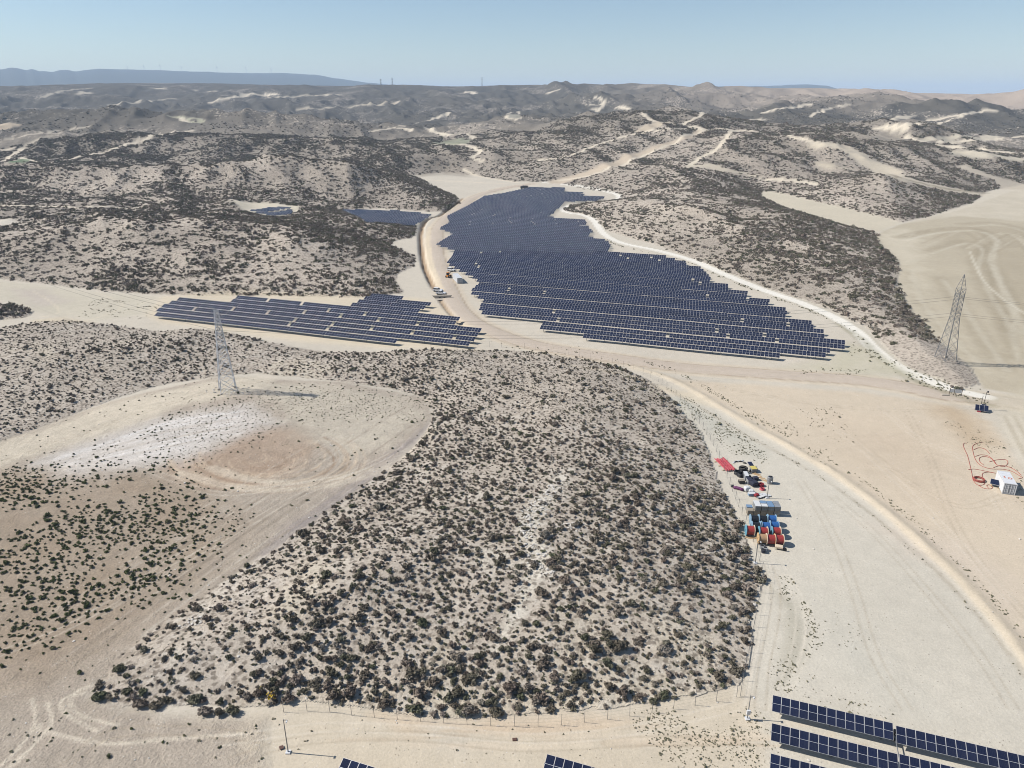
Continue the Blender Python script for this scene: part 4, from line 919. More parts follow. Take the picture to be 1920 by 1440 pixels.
def table(x, y, n, label, group, detail, tilt=0):
    r = empty('solar_table', (x, y, gz(x, y)), ROWA); tag(r, label, 'solar table', group)
    if detail:
        for i in range(n):
            xx = (i - (n - 1) / 2) * MP; child('module', MOD, r, (xx, 0, HUB), (TILT, 0, 0))
        if n not in TUB: TUB[n] = MB().box((0, 0, HUB), (n * MP + .1, .13, .13)).mesh('torque_tube', ['galvanised'])
        child('torque_tube', TUB[n], r)
        for t in (-.42, 0, .42): child('post', PST, r, (t * n * MP, 0, 0))
    else:
        a, b = panels(n); child('module_row', a, r); child('support_frame', b, r)
    return r
PX_MAIN = [(992, 353), (1059, 354), (1058, 361), (1098, 362), (1093, 368), (1133, 369.5), (1130, 374), (1119, 376), (1058, 378), (1038, 399), (1024, 407), (1097, 412), (1099, 421), (1110, 434), (1103, 445), (1128, 447), (1145, 455), (1139, 471), (1249, 480),
           (1250, 484), (1285, 490), (1286, 496), (1310, 499), (1321, 508), (1330, 519), (1330, 528), (1365, 532), (1365, 542), (1403, 545), (1403, 558), (1440, 560), (1442, 572), (1473, 573), (1474, 597), (1522, 603), (1523, 617), (1543, 620), (1545, 633),
           (1582, 637), (1585, 650), (1555, 658), (1555, 667), (1460, 660), (1460, 677), (1090, 640), (1097, 622), (1012, 616), (1018, 605), (907, 592), (898, 576), (907, 563), (880, 547), (900, 530), (887, 520), (870, 512), (837, 493), (848, 480), (852, 470),
           (817, 458), (850, 438), (823, 428), (843, 417), (838, 405), (873, 388), (908, 368), (945, 363), (985, 355)]
PX_SIDE = [(347, 555), (434, 564), (452, 551), (579, 566), (655, 573), (696, 553), (827, 566), (797, 588), (862, 598), (850, 610), (903, 619), (881, 648), (754, 634), (737, 647), (291, 593), (297, 577)]
PX_BACK = [(640, 392), (720, 396), (735, 394), (810, 402), (775, 425), (690, 428)]
PX_NOOK = [(468, 409), (505, 402), (545, 400), (550, 410), (515, 418)]
cand = []
UN = ['zeroth', 'first', 'second', 'third', 'fourth', 'fifth', 'sixth', 'seventh', 'eighth', 'ninth', 'tenth', 'eleventh', 'twelfth', 'thirteenth', 'fourteenth', 'fifteenth', 'sixteenth', 'seventeenth', 'eighteenth', 'nineteenth']
TN = {2: ('twentieth', 'twenty'), 3: ('thirtieth', 'thirty'), 4: ('fortieth', 'forty'), 5: ('fiftieth', 'fifty'), 6: ('sixtieth', 'sixty'), 7: ('seventieth', 'seventy'), 8: ('eightieth', 'eighty'), 9: ('ninetieth', 'ninety')}
def ordinal(n): return UN[n] if n < 20 else (TN[n // 10][0] if n % 10 == 0 else TN[n // 10][1] + '-' + UN[n % 10])
for poly, seed, lab, grp in ((PX_MAIN, 1, 'the large winding array', 'solar tables of the large array'),
                             (PX_SIDE, 2, 'the array left of the road', 'solar tables of the smaller array'),
                             (PX_BACK, 3, 'the array behind the scrub hill', 'solar tables behind the scrub hill'),
                             (PX_NOOK, 4, 'the tiny far array at left', 'solar tables of the tiny far array')):
    cand += [(x, y, n, '%s table from the left in the %s row of %s' % (ordinal(c), 'front' if k == 0 else ordinal(k + 1), lab), grp) for x, y, n, k, c in tables_fill(poly, seed)]
cand.sort(key=lambda c: math.hypot(c[0], c[1]))
print('tables', len(cand))
for i, (x, y, n, lab, grp) in enumerate(cand[:292]): table(x, y, n, lab, grp, i < 70)
rest = cand[292:]
V0 = {}; av = []; af = []; am = []; k = 0
for x, y, n, lab, grp in rest:
    for me in panels(n):
        if me.name not in V0:
            v = np.empty(len(me.vertices) * 3, np.float32); me.vertices.foreach_get('co', v); f = np.empty(len(me.polygons) * 4, np.int32); me.loops.foreach_get('vertex_index', f)
            mi = np.empty(len(me.polygons), np.int32); me.polygons.foreach_get('material_index', mi); V0[me.name] = (v.reshape(-1, 3), f.reshape(-1, 4), mi + (0 if me is PAN[n] else 2))
        v, f, mi = V0[me.name]; c, s = math.cos(ROWA), math.sin(ROWA); q = np.stack([v[:, 0] * c - v[:, 1] * s + x, v[:, 0] * s + v[:, 1] * c + y, v[:, 2] + gz(x, y)], 1)
        av.append(q); af.append(f + k); am.append(mi); k += len(q)
av = np.concatenate(av); af = np.concatenate(af); am = np.concatenate(am)
me = bpy.data.meshes.new('far_solar_tables'); me.vertices.add(len(av)); me.vertices.foreach_set('co', av.astype(np.float32).ravel()); me.loops.add(af.size); me.loops.foreach_set('vertex_index', af.ravel().astype(np.int32))
me.polygons.add(len(af)); me.polygons.foreach_set('loop_start', np.arange(0, af.size, 4, dtype=np.int32)); me.polygons.foreach_set('material_index', am.astype(np.int32)); me.update(calc_edges=True)
for m in ('aluminium', 'solar_glass', 'galvanised'): me.materials.append(M[m])
o = bpy.data.objects.new('far_solar_tables', me); COL.objects.link(o); tag(o, 'farthest rows of dark blue solar tables at the head of the valley', 'solar tables', kind='stuff')
print('tris rest', len(af) * 2)
# foreground tables, placed by the left end of their upper edge
def fore(px, py, n, label):
    zt = HUB + .1 + ML / 2 * math.sin(TILT); e = flat(px, py, zt); c = e - ND * (ML / 2 * math.cos(TILT)) + RD * (n * MP / 2)
    return table(c[0], c[1], n, label, 'solar tables in the foreground', True)
fore(1449, 1303, 13, 'rearmost foreground solar table, left of the gap with the drive link')
fore(1679.5, 1360, 13, 'rearmost foreground solar table, right of the gap, cut by the right edge')
fore(1447, 1355.5, 13, 'middle foreground solar table, left of the gap with the drive link')
fore(1685.5, 1413, 13, 'middle foreground solar table, right of the gap, low at the right edge')
fore(1445, 1412, 13, 'lowest foreground solar table at the right, cut by the bottom edge')
fore(1026, 1413, 13, 'solar table corner at the middle of the bottom edge')
fore(644, 1420, 13, 'solar table corner nearest the lower left, on the bottom edge')

# ------------------------------------------------------------------ objects of the site
plain('white_paint', (236, 238, 240), 0.45, 0.0, var=0.04)
plain('door_grey', (176, 182, 188), 0.5, 0.1, var=0.06)
plain('dark_steel', (58, 58, 60), 0.5, 0.4, var=0.15)
plain('black_plastic', (26, 26, 30), 0.5, 0.0, var=0.2)
plain('tyre', (30, 30, 31), 0.85, 0.0, var=0.2)
plain('window_glass', (22, 26, 32), 0.08, 0.0, var=0.05)
plain('lamp_red', (170, 24, 22), 0.35); plain('lamp_clear', (220, 220, 214), 0.2)
plain('machine_orange', (226, 140, 34), 0.5, var=0.1); plain('machine_yellow', (222, 204, 110), 0.5, var=0.1)
plain('hose_red', (182, 92, 78), 0.55, var=0.15); plain('pipe_red', (190, 64, 78), 0.5, var=0.12); plain('pipe_pink', (216, 84, 98), 0.5, var=0.12)
plain('flange_blue', (150, 184, 208), 0.6, var=0.12, scale=5); plain('flange_cyan', (120, 178, 200), 0.6, var=0.12, scale=5); plain('flange_wood', (222, 186, 136), 0.75, var=0.2, scale=6); plain('flange_cream', (232, 214, 188), 0.75, var=0.15, scale=6)
plain('cable_red', (168, 58, 54), 0.5, var=0.15, scale=9); plain('cable_blue', (48, 104, 172), 0.5, var=0.15, scale=9); plain('cable_black', (24, 28, 34), 0.5, var=0.2, scale=9); plain('cable_tan', (186, 152, 116), 0.6, var=0.15, scale=9)
plain('crate_wood', (158, 148, 132), 0.85, var=0.18, scale=5); plain('crate_grey', (148, 150, 150), 0.7, var=0.12, scale=4)
plain('film_white', (226, 228, 228), 0.4, var=0.06); plain('film_blue', (122, 152, 184), 0.45, var=0.1)
plain('sheet_grey', (170, 174, 178), 0.5, 0.3, var=0.1); plain('bag_purple', (110, 44, 98), 0.6, var=0.25, scale=6); plain('bag_red', (150, 34, 44), 0.7, var=0.2, scale=6)
plain('navy_cloth', (40, 42, 62), 0.8, var=0.2); plain('tank_grey', (150, 152, 154), 0.45, 0.2, var=0.1); plain('concrete', (198, 188, 172), 0.9, var=0.1); plain('rust', (104, 74, 62), 0.8, var=0.2)
plain('paint_orange', (214, 112, 60), 0.6); plain('plank', (206, 176, 134), 0.85, var=0.15, scale=6); plain('wire', (120, 122, 124), 0.5, 0.6, var=0.05); plain('insulator', (92, 96, 100), 0.3)
def put(px, py): return at(px, py)
def yaw_of(a, b): d = np.asarray(b) - np.asarray(a); return math.atan2(d[1], d[0])

# ---- lattice towers
plain('bright_steel', (226, 229, 233), 0.4, 0.15, var=0.05)
def lattice(name, px, py, H, wb, ww, hw, label, head, rz, group=None, mat='galvanised', bt=.05):
    """four tapering legs to a waist, then a narrow body, each leg and each face's bracing a part"""
    p = put(px, py); r = empty(name, p, rz); tag(r, label, 'pylon', group)
    def wid(z): return wb + (ww - wb) * min(z / hw, 1) if z < hw else ww + (head - ww) * (z - hw) / (H - hw)
    for sx in (-1, 1):
        for sy in (-1, 1):
            mb = MB(); q = lambda z: (sx * wid(z) / 2, sy * wid(z) / 2, z)
            mb.tube(q(-.3), q(hw), .11, 4, r2=.09); mb.tube(q(hw), q(H * .985), .085, 4, r2=.06); mb.build('leg', mat, r)
            MB().box((sx * wid(0) / 2, sy * wid(0) / 2, .1), (.7, .7, .6)).build('footing', 'concrete', r)
    lv = [0.0]; 
    while lv[-1] < H * .97: lv.append(lv[-1] + max(0.9, wid(lv[-1]) * 0.82))
    lv[-1] = H * .985
    for s in range(4):
        ca, sa = math.cos(s * math.pi / 2), math.sin(s * math.pi / 2); mb = MB()
        def c(u, z): w_ = wid(z) / 2; X, Y = u * w_, w_; return (X * ca - Y * sa, X * sa + Y * ca, z)
        for i in range(len(lv) - 1):
            a, b = lv[i], lv[i + 1]
            mb.tube(c(-1, a), c(1, b), bt, 4, cap=False); mb.tube(c(1, a), c(-1, b), bt, 4, cap=False)
            if i % 2 == 0 or a > hw: mb.tube(c(-1, b), c(1, b), .045, 4, cap=False)
        mb.build('bracing', mat, r)
    return r
def crossarm(r, z, half, axis, w0, up=0.55):
    for s in (-1, 1):
        mb = MB(); e = Vector((s * half, 0, z + .1)) if axis == 'x' else Vector((0, s * half, z + .1))
        o = (lambda a, b, zz: (s * a, b, zz)) if axis == 'x' else (lambda a, b, zz: (b, s * a, zz))
        for t in (-1, 1):
            mb.tube(o(w0 / 2, t * w0 / 2, z), e, .05, 4); mb.tube(o(w0 / 2, t * w0 / 2, z + up), e, .045, 4)
        mb.build('crossarm', 'galvanised', r)
        m = MB()
        for j in range(6): m.tube((e.x, e.y, e.z - .12 * j), (e.x, e.y, e.z - .12 * j - .05), .11, 8); 
        m.tube((e.x, e.y, e.z), (e.x, e.y, e.z - .8), .03, 5); m.build('insulator', 'insulator', r)
pl = lattice('pylon', 428, 733, 24.0, 4.4, 1.9, 16.5, 'slender steel lattice pylon on the bare rise at left', 1.0, math.radians(28), mat='bright_steel', bt=.075)
crossarm(pl, 19.0, 2.2, 'y', 1.4); crossarm(pl, 22.6, 2.0, 'y', 1.2)
for d_ in range(2):
    m = MB(); m.tube((-.5, 0, 23.6), (-2.2, 1.0 * (d_ * 2 - 1) * .3, 25.2), .05, 4).tube((.4, 0, 23.6), (-2.2, 1.0 * (d_ * 2 - 1) * .3, 25.2), .05, 4); m.build('earth_wire_peak', 'galvanised', pl)
pr = lattice('pylon', 1772, 674, 23.5, 4.4, 1.9, 14.0, 'steel lattice pylon on the scrub bank beside the right-hand field', 1.9, math.radians(12))
m = MB()
for sx in (-1, 1):
    for sy in (-1, 1): m.tube((sx * .95, sy * .95, 23.0), (0, 0, 27.6), .06, 4)
for z in (24.1, 25.3, 26.4):
    w_ = .95 * (27.6 - z) / 4.6
    for a, b in (((-w_, -w_), (w_, -w_)), ((w_, -w_), (w_, w_)), ((w_, w_), (-w_, w_)), ((-w_, w_), (-w_, -w_))): m.tube((*a, z), (*b, z + .5), .04, 4)
m.build('peak', 'galvanised', pr)
crossarm(pr, 15.6, 1.9, 'y', 1.9); crossarm(pr, 21.0, 1.7, 'y', 1.9)
def wire(a, b, sag, label):
    a = Vector(a); b = Vector(b); pts = []
    for i in range(25):
        t = i / 24; q = a.lerp(b, t); q.z -= 4 * sag * t * (1 - t); pts.append(q)
    o = MB().path(pts, 0.028, 4).build('power_line', 'wire'); tag(o, label, 'power line', 'power lines of the pylons')
A_, B_ = pl.location, pr.location
for i, (za, zb, dx, nm) in enumerate(((18.4, 14.9, 1.5, 'lower rear'), (18.4, 14.9, -1.5, 'lower front'), (22.0, 20.3, 1.4, 'upper rear'), (22.0, 20.3, -1.4, 'upper front'))):
    wire((A_.x, A_.y + dx, A_.z + za), (B_.x, B_.y + dx, B_.z + zb), 4.5, 'thin %s power line strung between the two pylons' % nm)
    wire((B_.x, B_.y + dx, B_.z + zb), (B_.x + 190, B_.y - 26 + dx, B_.z + zb - 2), 3.5, 'thin %s power line leaving the right pylon towards the right edge' % nm)
    wire((A_.x, A_.y + dx, A_.z + za), (A_.x - 170, A_.y + 120 + dx, A_.z + za + 6), 3.5, 'thin %s power line leaving the left pylon over the hill' % nm)
x, y = rng.normal(A_.x, 3.2, 70), rng.normal(A_.y, 2.6, 70)
scatter('rubble', np.stack([x, y, ground(x, y)], 1), sizes(np.clip(.42 * np.exp(rng.normal(0, .35, 70)), .2, .9)), rng.uniform(0, 6, 70), rng.integers(0, 5, 70), SKT, 'pale rubble round the feet of the left pylon', 'rubble')

# ---- fences: posts and wires
FP = MB().box((0, 0, .95), (.05, .05, 2.1)).mesh('fence_post', ['galvanised'])
def fence(pts, label, step=3.2, taut=True):
    L = smooth_line(flats(pts), 8); s = np.concatenate([[0], np.cumsum(np.hypot(*np.diff(L, axis=0).T))]); n = int(s[-1] // step)
    P = [np.array((np.interp(k * step, s, L[:, 0]), np.interp(k * step, s, L[:, 1]))) for k in range(n + 1)]
    r = empty('fence', (P[0][0], P[0][1], gz(*P[0]))); tag(r, label, 'fence')
    Q = [Vector((p[0] - P[0][0], p[1] - P[0][1], gz(*p) - r.location.z)) for p in P]
    for q in Q: child('post', FP, r, q, (random.uniform(-.03, .03), random.uniform(-.03, .03), 0))
    for h in (.15, .7, 1.3, 1.9):
        MB().path([q + Vector((0, 0, h)) for q in Q], .007, 3).build('fence_wire', 'wire', r)
    return r
fence([(532, 1336), (600, 1334), (660, 1342), (750, 1350), (860, 1358), (960, 1362), (1040, 1361), (1130, 1350), (1230, 1335), (1330, 1318), (1388, 1306)], 'wire fence on thin posts along the lower edge of the scrub slope')
fence([(1388, 1306), (1396, 1260), (1407, 1210), (1418, 1150), (1429, 1100), (1428, 1070), (1414, 1020), (1392, 968), (1372, 918), (1356, 878), (1340, 840), (1318, 805), (1290, 768), (1262, 738), (1235, 716)], 'wire fence on thin posts along the right edge of the scrub slope')
fence([(1235, 716), (1190, 694), (1120, 677), (1040, 661), (960, 652), (880, 651), (800, 655)], 'far wire fence along the top of the scrub slope beside the dirt road', 4.0)
# ---- camera poles
def cctv(px, py, H, label, box=0.0):
    p = put(px, py); r = empty('camera_pole', p); tag(r, label, 'pole', 'security camera poles')
    MB().tube((0, 0, -.2), (0, 0, H), .085, 8, r2=.055).build('pole', 'galvanised', r)
    MB().box((0, 0, .06), (.6, .6, .22)).build('footing', 'white_paint', r)
    m = MB().box((.22, 0, H - .1), (.5, .06, .06)); m.build('bracket', 'galvanised', r)
    MB().box((.42, -.12, H - .2), (.16, .42, .16)).build('camera_housing', 'white_paint', r, bevel=.02)
    if box: MB().box((-.02, -.17, box), (.5, .26, .7)).build('control_box', 'white_paint', r, bevel=.02)
    return r
cctv(540.5, 1411, 5.6, 'thin camera pole with a white foot at the lower left')
cctv(1401, 1348, 4.1, 'short camera pole with a pale control box left of the foreground tables', 1.35)
cctv(1416, 1056, 4.8, 'camera pole in front of the cable drums'); cctv(1438, 934, 4.2, 'camera pole between the heap of materials and the crates')
b_ = put(528, 1403); tag(MB().box((0, 0, .1), (.4, .4, .16)).box((0, 0, .17), (.55, .55, .04)).build('junction_box', ['rust'], None, b_, .5), 'small rust-red square box on the ground by the left camera pole', 'box')
b_ = put(965, 1387); tag(MB().box((0, 0, .05), (.6, .45, .12)).box((0, 0, .12), (.5, .36, .05)).build('cable_pit', ['rust'], None, b_, .1), 'small dark cable pit in the pale strip above the bottom edge', 'cable pit')
# ---- drive links between foreground tables
def link(pa, pb, label):
    a = flat(*pa, .55); b = flat(*pb, .55); z = gz(*((a + b) / 2))
    r = empty('drive_link', (a[0], a[1], z)); tag(r, label, 'drive link'); d = Vector((b[0] - a[0], b[1] - a[1], 0))
    MB().tube((0, 0, .95), d + Vector((0, 0, .95)), .07, 6).build('rod', 'galvanised', r)
    MB().box((0, 0, .75), (.34, .5, 1.5)).build('drive_housing', 'dark_steel', r, rz=ROWA); MB().box((d.x, d.y, .75), (.34, .5, 1.5)).build('drive_housing', 'dark_steel', r, rz=ROWA)
link((1676, 1380), (1686, 1432), 'grey steel drive link joining the foreground rows in the gap')

# ---- shipping containers
def container(loc, rz, L, label, marks=False):
    r = empty('shipping_container', loc, rz); tag(r, label, 'container'); W, H = 2.44, 2.6
    def corr(n, length, depth=.045):
        o = []; st = length / n
        for i in range(n):
            x0 = -length / 2 + i * st; o += [(x0, 0), (x0 + st * .3, 0), (x0 + st * .5, depth), (x0 + st * .8, depth)]
        return o + [(length / 2, 0)]
    for s in (-1, 1):
        c = corr(int(L / .3), L - .2); m = MB(); k = 0
        for (a, d) in c:
            m.v += [np.array((a, s * (W / 2 - .06 + d), .2)), np.array((a, s * (W / 2 - .06 + d), H - .12))]
        for i in range(len(c) - 1): m.f.append((2 * i, 2 * i + 2, 2 * i + 3, 2 * i + 1)); m.m.append(0)
        m.build('side_wall', 'white_paint', r)
    rf = MB().box((0, 0, H - .06), (L - .1, W - .08, .05)); rfo = rf.build('roof', 'white_paint', r)
    for i in range(int(L / .45)):
        if i % 2 == 0: MB().box((-L / 2 + .4 + i * .45, 0, H - .025), (.2, W - .4, .03)).build('roof_rib', 'white_paint', rfo)
    for sx in (-1, 1):
        for sy in (-1, 1): MB().box((sx * (L / 2 - .08), sy * (W / 2 - .08), H / 2 + .02), (.16, .16, H)).build('corner_post', 'white_paint', r)
        MB().box((sx * (L / 2 - .07), 0, .16), (.13, W - .33, .2)).build('sill', 'door_grey', r); MB().box((sx * (L / 2 - .07), 0, H - .07), (.13, W - .33, .14)).build('header', 'white_paint', r)
    for sy in (-1, 1):
        d = MB().box((-L / 2 + .08, sy * (W / 4 - .07), H / 2 + .02), (.06, W / 2 - .2, H - .42)).build('door', 'door_grey', r)
        for t in (-.28, .28): MB().tube((-L / 2 + .03, sy * (W / 4 - .07) + t, .3), (-L / 2 + .03, sy * (W / 4 - .07) + t, H - .3), .035, 6).build('lock_bar', 'white_paint', d)
        for t in (.55, 1.1, 1.65, 2.1): MB().box((-L / 2 + .055, sy * (W / 4 - .07), t), (.05, W / 2 - .24, .05)).build('door_rib', 'white_paint', d)
    MB().box((L / 2 - .06, 0, H / 2 + .02), (.05, W - .33, H - .42)).build('end_wall', 'white_paint', r)
    MB().box((0, 0, .14), (L - .34, W - .2, .1)).build('floor', 'dark_steel', r)
    if marks:
        MB().lathe([(.42, 0), (.42, .012)], (-.3, -.45, H - .005), n=14).lathe([(.22, 0), (.22, .02)], (-.3, -.45, H - .005), n=14, mi=1).build('emblem', ['paint_orange', 'white_paint'], rfo)
        MB().box((-.2, .5, H + .002), (.5, .18, .012)).box((.35, .5, H + .002), (.3, .3, .012)).build('lettering', 'paint_orange', rfo)
    return r
a = flat(1891, 926); b = flat(1896, 907, 2.6); c2_ = flat(1881.5, 882.5, 2.6); yw = yaw_of(b, c2_); ctr = b + np.array((math.cos(yw), math.sin(yw))) * 3.03
container((ctr[0], ctr[1], gz(*ctr)), yw, 6.06, 'white shipping container with orange roof marks beside the red hoses', True)
b = flat(862, 521, 2.6); c2_ = flat(851.5, 510.5, 2.6); yw = yaw_of(b, c2_); ctr = b + np.array((math.cos(yw), math.sin(yw))) * 5.0
container((ctr[0], ctr[1], gz(*ctr)), yw, 10.0, 'long white container on the dirt road between the two arrays')
# panel and power unit leaning by the right container
p = put(1866, 911); r = empty('solar_generator', p, math.radians(-35)); tag(r, 'small solar panel on a grey power unit left of the white container', 'generator')
MB().box((0, .2, .55), (1.3, .9, 1.1)).build('cabinet', 'sheet_grey', r, bevel=.04); m = MB().box((0, -.3, 1.0), (2.2, 1.5, .05), 0, Matrix.Rotation(math.radians(28), 3, 'X')).box((0, -.32, 1.035), (2.06, 1.36, .03), 1, Matrix.Rotation(math.radians(28), 3, 'X')); m.build('solar_panel', ['aluminium', 'solar_glass'], r)
for s in (-.7, .7): MB().box((s, -.2, .06), (.2, 1.7, .16)).build('skid', 'plank', r)
# ---- red hoses
HZ = lambda q: put(1700 + q[0] / 5.536, 680 + q[1] / 5.536)
hoses = [([(625, 838), (600, 836), (586, 855), (600, 900), (630, 965), (655, 1060), (675, 1150), (690, 1220), (735, 1270), (795, 1268), (812, 1235), (785, 1205)], 'red hose running down to the coil left of the white container'),
         ([(785, 828), (720, 842), (684, 872), (688, 925), (710, 1000), (750, 1055), (810, 1088), (890, 1105), (1000, 1108), (1090, 1130), (1170, 1175), (1200, 1195), (1160, 1208)], 'red hose looping behind the white container'),
         ([(860, 945), (815, 900), (750, 885), (695, 905)], 'thin red hose end at the top of the loops'),
         ([(712, 975), (770, 958), (850, 972), (905, 1020), (940, 1065), (1010, 1080), (1048, 1045), (1030, 1010), (940, 1010), (860, 1030)], 'red hose in a wide open loop above the white container'),
         ([(800, 1065), (760, 1030), (755, 990), (810, 975), (880, 1000), (920, 1050)], 'red hose in the small inner loop'),
         ([(640, 1112), (700, 1106), (790, 1122), (925, 1150), (850, 1138), (790, 1150), (785, 1190), (800, 1230)], 'red hose crossing towards the container from the coil'),
         ([(745, 1275), (800, 1305), (865, 1312), (892, 1296), (860, 1270), (830, 1278), (850, 1305)], 'red hose end curled below the coil'),
         ([(900, 1090), (980, 1068), (1060, 1085), (1130, 1120), (1190, 1170)], 'dark red hose end at the far corner of the container')]
for pts, lab in hoses:
    q = smooth_line(np.array([HZ(t)[:2] for t in pts]), 7)
    tag(MB().path([(a, b, gz(a, b) + .055) for a, b in q], .055, 6).build('hose', 'hose_red', smooth=True), lab, 'hose', 'red hoses by the white container')
cq = HZ((748, 1222)); m = MB()
for k in range(4):
    m.path([(cq.x + (1.15 - .1 * (k % 2)) * math.cos(t), cq.y + (1.15 - .1 * (k % 2)) * math.sin(t), cq.z + .09 + .13 * k) for t in np.linspace(0, 6.28, 28)], .075, 6)
tag(m.build('hose_coil', 'hose_red', smooth=True), 'tidy round coil of red hose left of the white container', 'hose')
# ---- solar camera trailer
p = put(1839, 771); r = empty('camera_trailer', p, math.radians(-25)); tag(r, 'camera trailer with tilted solar panels and a mast at the right junction', 'trailer')
for i in range(3):
    MB().box(((i - 1) * 1.05, -.3, 1.05), (1.0, 1.9, .05), 0, Matrix.Rotation(math.radians(38), 3, 'X')).box(((i - 1) * 1.05, -.318, 1.073), (.94, 1.82, .03), 1, Matrix.Rotation(math.radians(38), 3, 'X')).build('solar_panel', ['aluminium', 'solar_glass'], r)
MB().box((.5, 1.0, .95), (1.3, 1.0, 1.3)).build('cabinet', 'white_paint', r, bevel=.04); MB().box((.5, 1.0, 1.63), (1.1, .8, .08)).build('lid', 'navy_cloth', r)
MB().box((0, .2, .35), (2.4, 1.5, .12)).build('chassis', 'dark_steel', r)
for s in (-1, 1): MB().lathe([(.3, -.1), (.3, .1)], (s * 1.3, .3, .3), 'x', 14).build('wheel', 'tyre', r)
ms = MB().tube((.5, 1.3, 1.6), (.5, 1.3, 5.2), .06, 8).build('mast', 'dark_steel', r); MB().box((.5, 1.3, 4.6), (1.7, .08, .08)).build('mast_arm', 'dark_steel', ms); MB().box((.75, 1.2, 5.35), (.35, .35, .4)).build('camera_head', 'dark_steel', ms)
MB().tube((-.1, 1.3, 1.6), (-.1, 1.3, 4.0), .06, 8).build('second_mast', 'dark_steel', r)
MB().box((-.55, -.75, .25), (.9, .6, .45)).build('jack_cover', 'pipe_red', r, bevel=.1)
# ---- notice boards and round bushes by the junction
p = put(1790, 741); r = empty('notice_board', p, math.radians(-12)); tag(r, 'pale notice board on three brown posts beside the white track', 'notice board')
for xx in (-1.5, -.3, 1.7): MB().box((xx, 0, 1.0), (.12, .12, 2.3)).build('post', 'wood_stem', r)
MB().box((-.9, -.02, 1.35), (1.05, .05, 1.0)).build('board', 'film_white', r); MB().box((.7, -.02, 1.25), (1.7, .05, 1.05)).build('board', 'film_white', r)
tag(MB().box((0, 0, .12), (2.0, .8, .24)).box((0, 0, .26), (1.7, .6, .06)).build('concrete_slab', 'concrete', None, put(1772, 741), -.1), 'low pale slab left of the notice board', 'slab')
for (px, py, s), lab in zip(((1784, 727, 1.5), (1793, 730, 1.9), (1803, 731, 1.6)), ('left of the three', 'largest, middle one of the three', 'right of the three')):
    q = put(px, py); o = bpy.data.objects.new('round_bush', hi[random.randrange(6)]); COL.objects.link(o); o.location = q; o.scale = (s, s, s * 1.15); tag(o, lab + ' round dark bushes behind the notice board', 'bush')
# ---- cable drums
def drum(px, py, fl, ca, label, rz=-.12, D=2.15, W=1.55):
    p = put(px, py); r = empty('cable_drum', p, rz); tag(r, label, 'cable drum', 'cable drums in the yard')
    for s, f in ((-1, fl[0]), (1, fl[1])):
        o = MB().lathe([(D / 2, -.04), (D / 2, .04)], (s * W / 2, 0, D / 2), 'x', 28).build('flange', f, r)
        MB().lathe([(.16, -.03), (.16, .03)], (s * (W / 2 + .03), 0, D / 2), 'x', 12).build('hub', 'dark_steel', o)
        for k in range(4): t = k * math.pi / 4; MB().box((s * (W / 2 + .05), 0, D / 2), (.02, D * .9, .1), 0, Matrix.Rotation(t, 3, 'X')).build('batten', f, o)
    n = 9; pr_ = []
    for i in range(n): x0 = -W / 2 + .05 + (W - .1) * i / n; x1 = -W / 2 + .05 + (W - .1) * (i + 1) / n; pr_ += [(D * .39, x0), (D * .405, (x0 + x1) / 2)]
    pr_.append((D * .39, W / 2 - .05)); MB().lathe(pr_, (0, 0, D / 2), 'x', 28).build('wound_cable', ca, r, smooth=True)
    return r
FB, FC, FW, FM = 'flange_blue', 'flange_cyan', 'flange_wood', 'flange_cream'
drum(1413, 983, (FB, FB), 'cable_black', 'cable drum with black cable, back row left'); drum(1429, 983.5, (FB, FB), 'cable_black', 'cable drum with black cable, back row middle'); drum(1445.5, 983, (FB, FB), 'cable_blue', 'cable drum with bright blue cable, back row right')
drum(1416, 996, (FB, FB), 'cable_black', 'cable drum with black cable, second row left'); drum(1434, 996, (FB, FB), 'cable_blue', 'cable drum with bright blue cable, second row middle'); drum(1450, 995, (FB, FB), 'cable_blue', 'cable drum with bright blue cable, second row right')
drum(1405, 1003, (FC, FM), 'cable_red', 'cable drum with light blue flange and red cable, standing leftmost'); drum(1429.5, 1006, (FC, FM), 'cable_red', 'cable drum with light blue flange and red cable, third row middle'); drum(1453.5, 1006, (FC, FM), 'cable_red', 'cable drum with light blue flange and red cable, third row right')
drum(1428, 1018.5, (FW, FM), 'cable_tan', 'cable drum with wooden flange and tan cable, front row left'); drum(1443.5, 1020, (FM, FM), 'cable_red', 'cable drum with cream flanges and red cable, front row middle'); drum(1459, 1020.5, (FW, FM), 'cable_red', 'cable drum with orange wooden flange and red cable, front row right')
# ---- crates
def crate(base, rz, top, label, d=(1.22, 1.1, 1.12), side='crate_grey', z=0.0):
    r = empty('crate', (base[0], base[1], gz(base[0], base[1]) + z), rz); tag(r, label, 'crate', 'crates stacked behind the cable drums')
    MB().box((0, -d[1] / 2 + .08, .07), (d[0], .14, .14)).box((0, 0, .07), (d[0], .14, .14)).box((0, d[1] / 2 - .08, .07), (d[0], .14, .14)).build('pallet', 'crate_wood', r)
    b = MB().box((0, 0, .15 + (d[2] - .15) / 2), (d[0] - .03, d[1] - .03, d[2] - .15)).build('body', side, r)
    for t in (-.35, 0.0, .35): MB().box((0, -d[1] / 2 + .005, .6 + t), (d[0] - .02, .03, .1)).build('slat', 'crate_wood', b)
    MB().box((0, 0, d[2] + .012), (d[0] - .01, d[1] - .01, .03)).build('cover', top, r)
    return r
c0 = flat(1405.5, 963.5); c1 = flat(1454, 965.5); cz = yaw_of(c0, c1); u = (c1 - c0) / np.linalg.norm(c1 - c0); v_ = np.array((-u[1], u[0])); st = np.linalg.norm(c1 - c0) / 4
pos = ('leftmost', 'second from the left', 'middle', 'second from the right', 'rightmost')
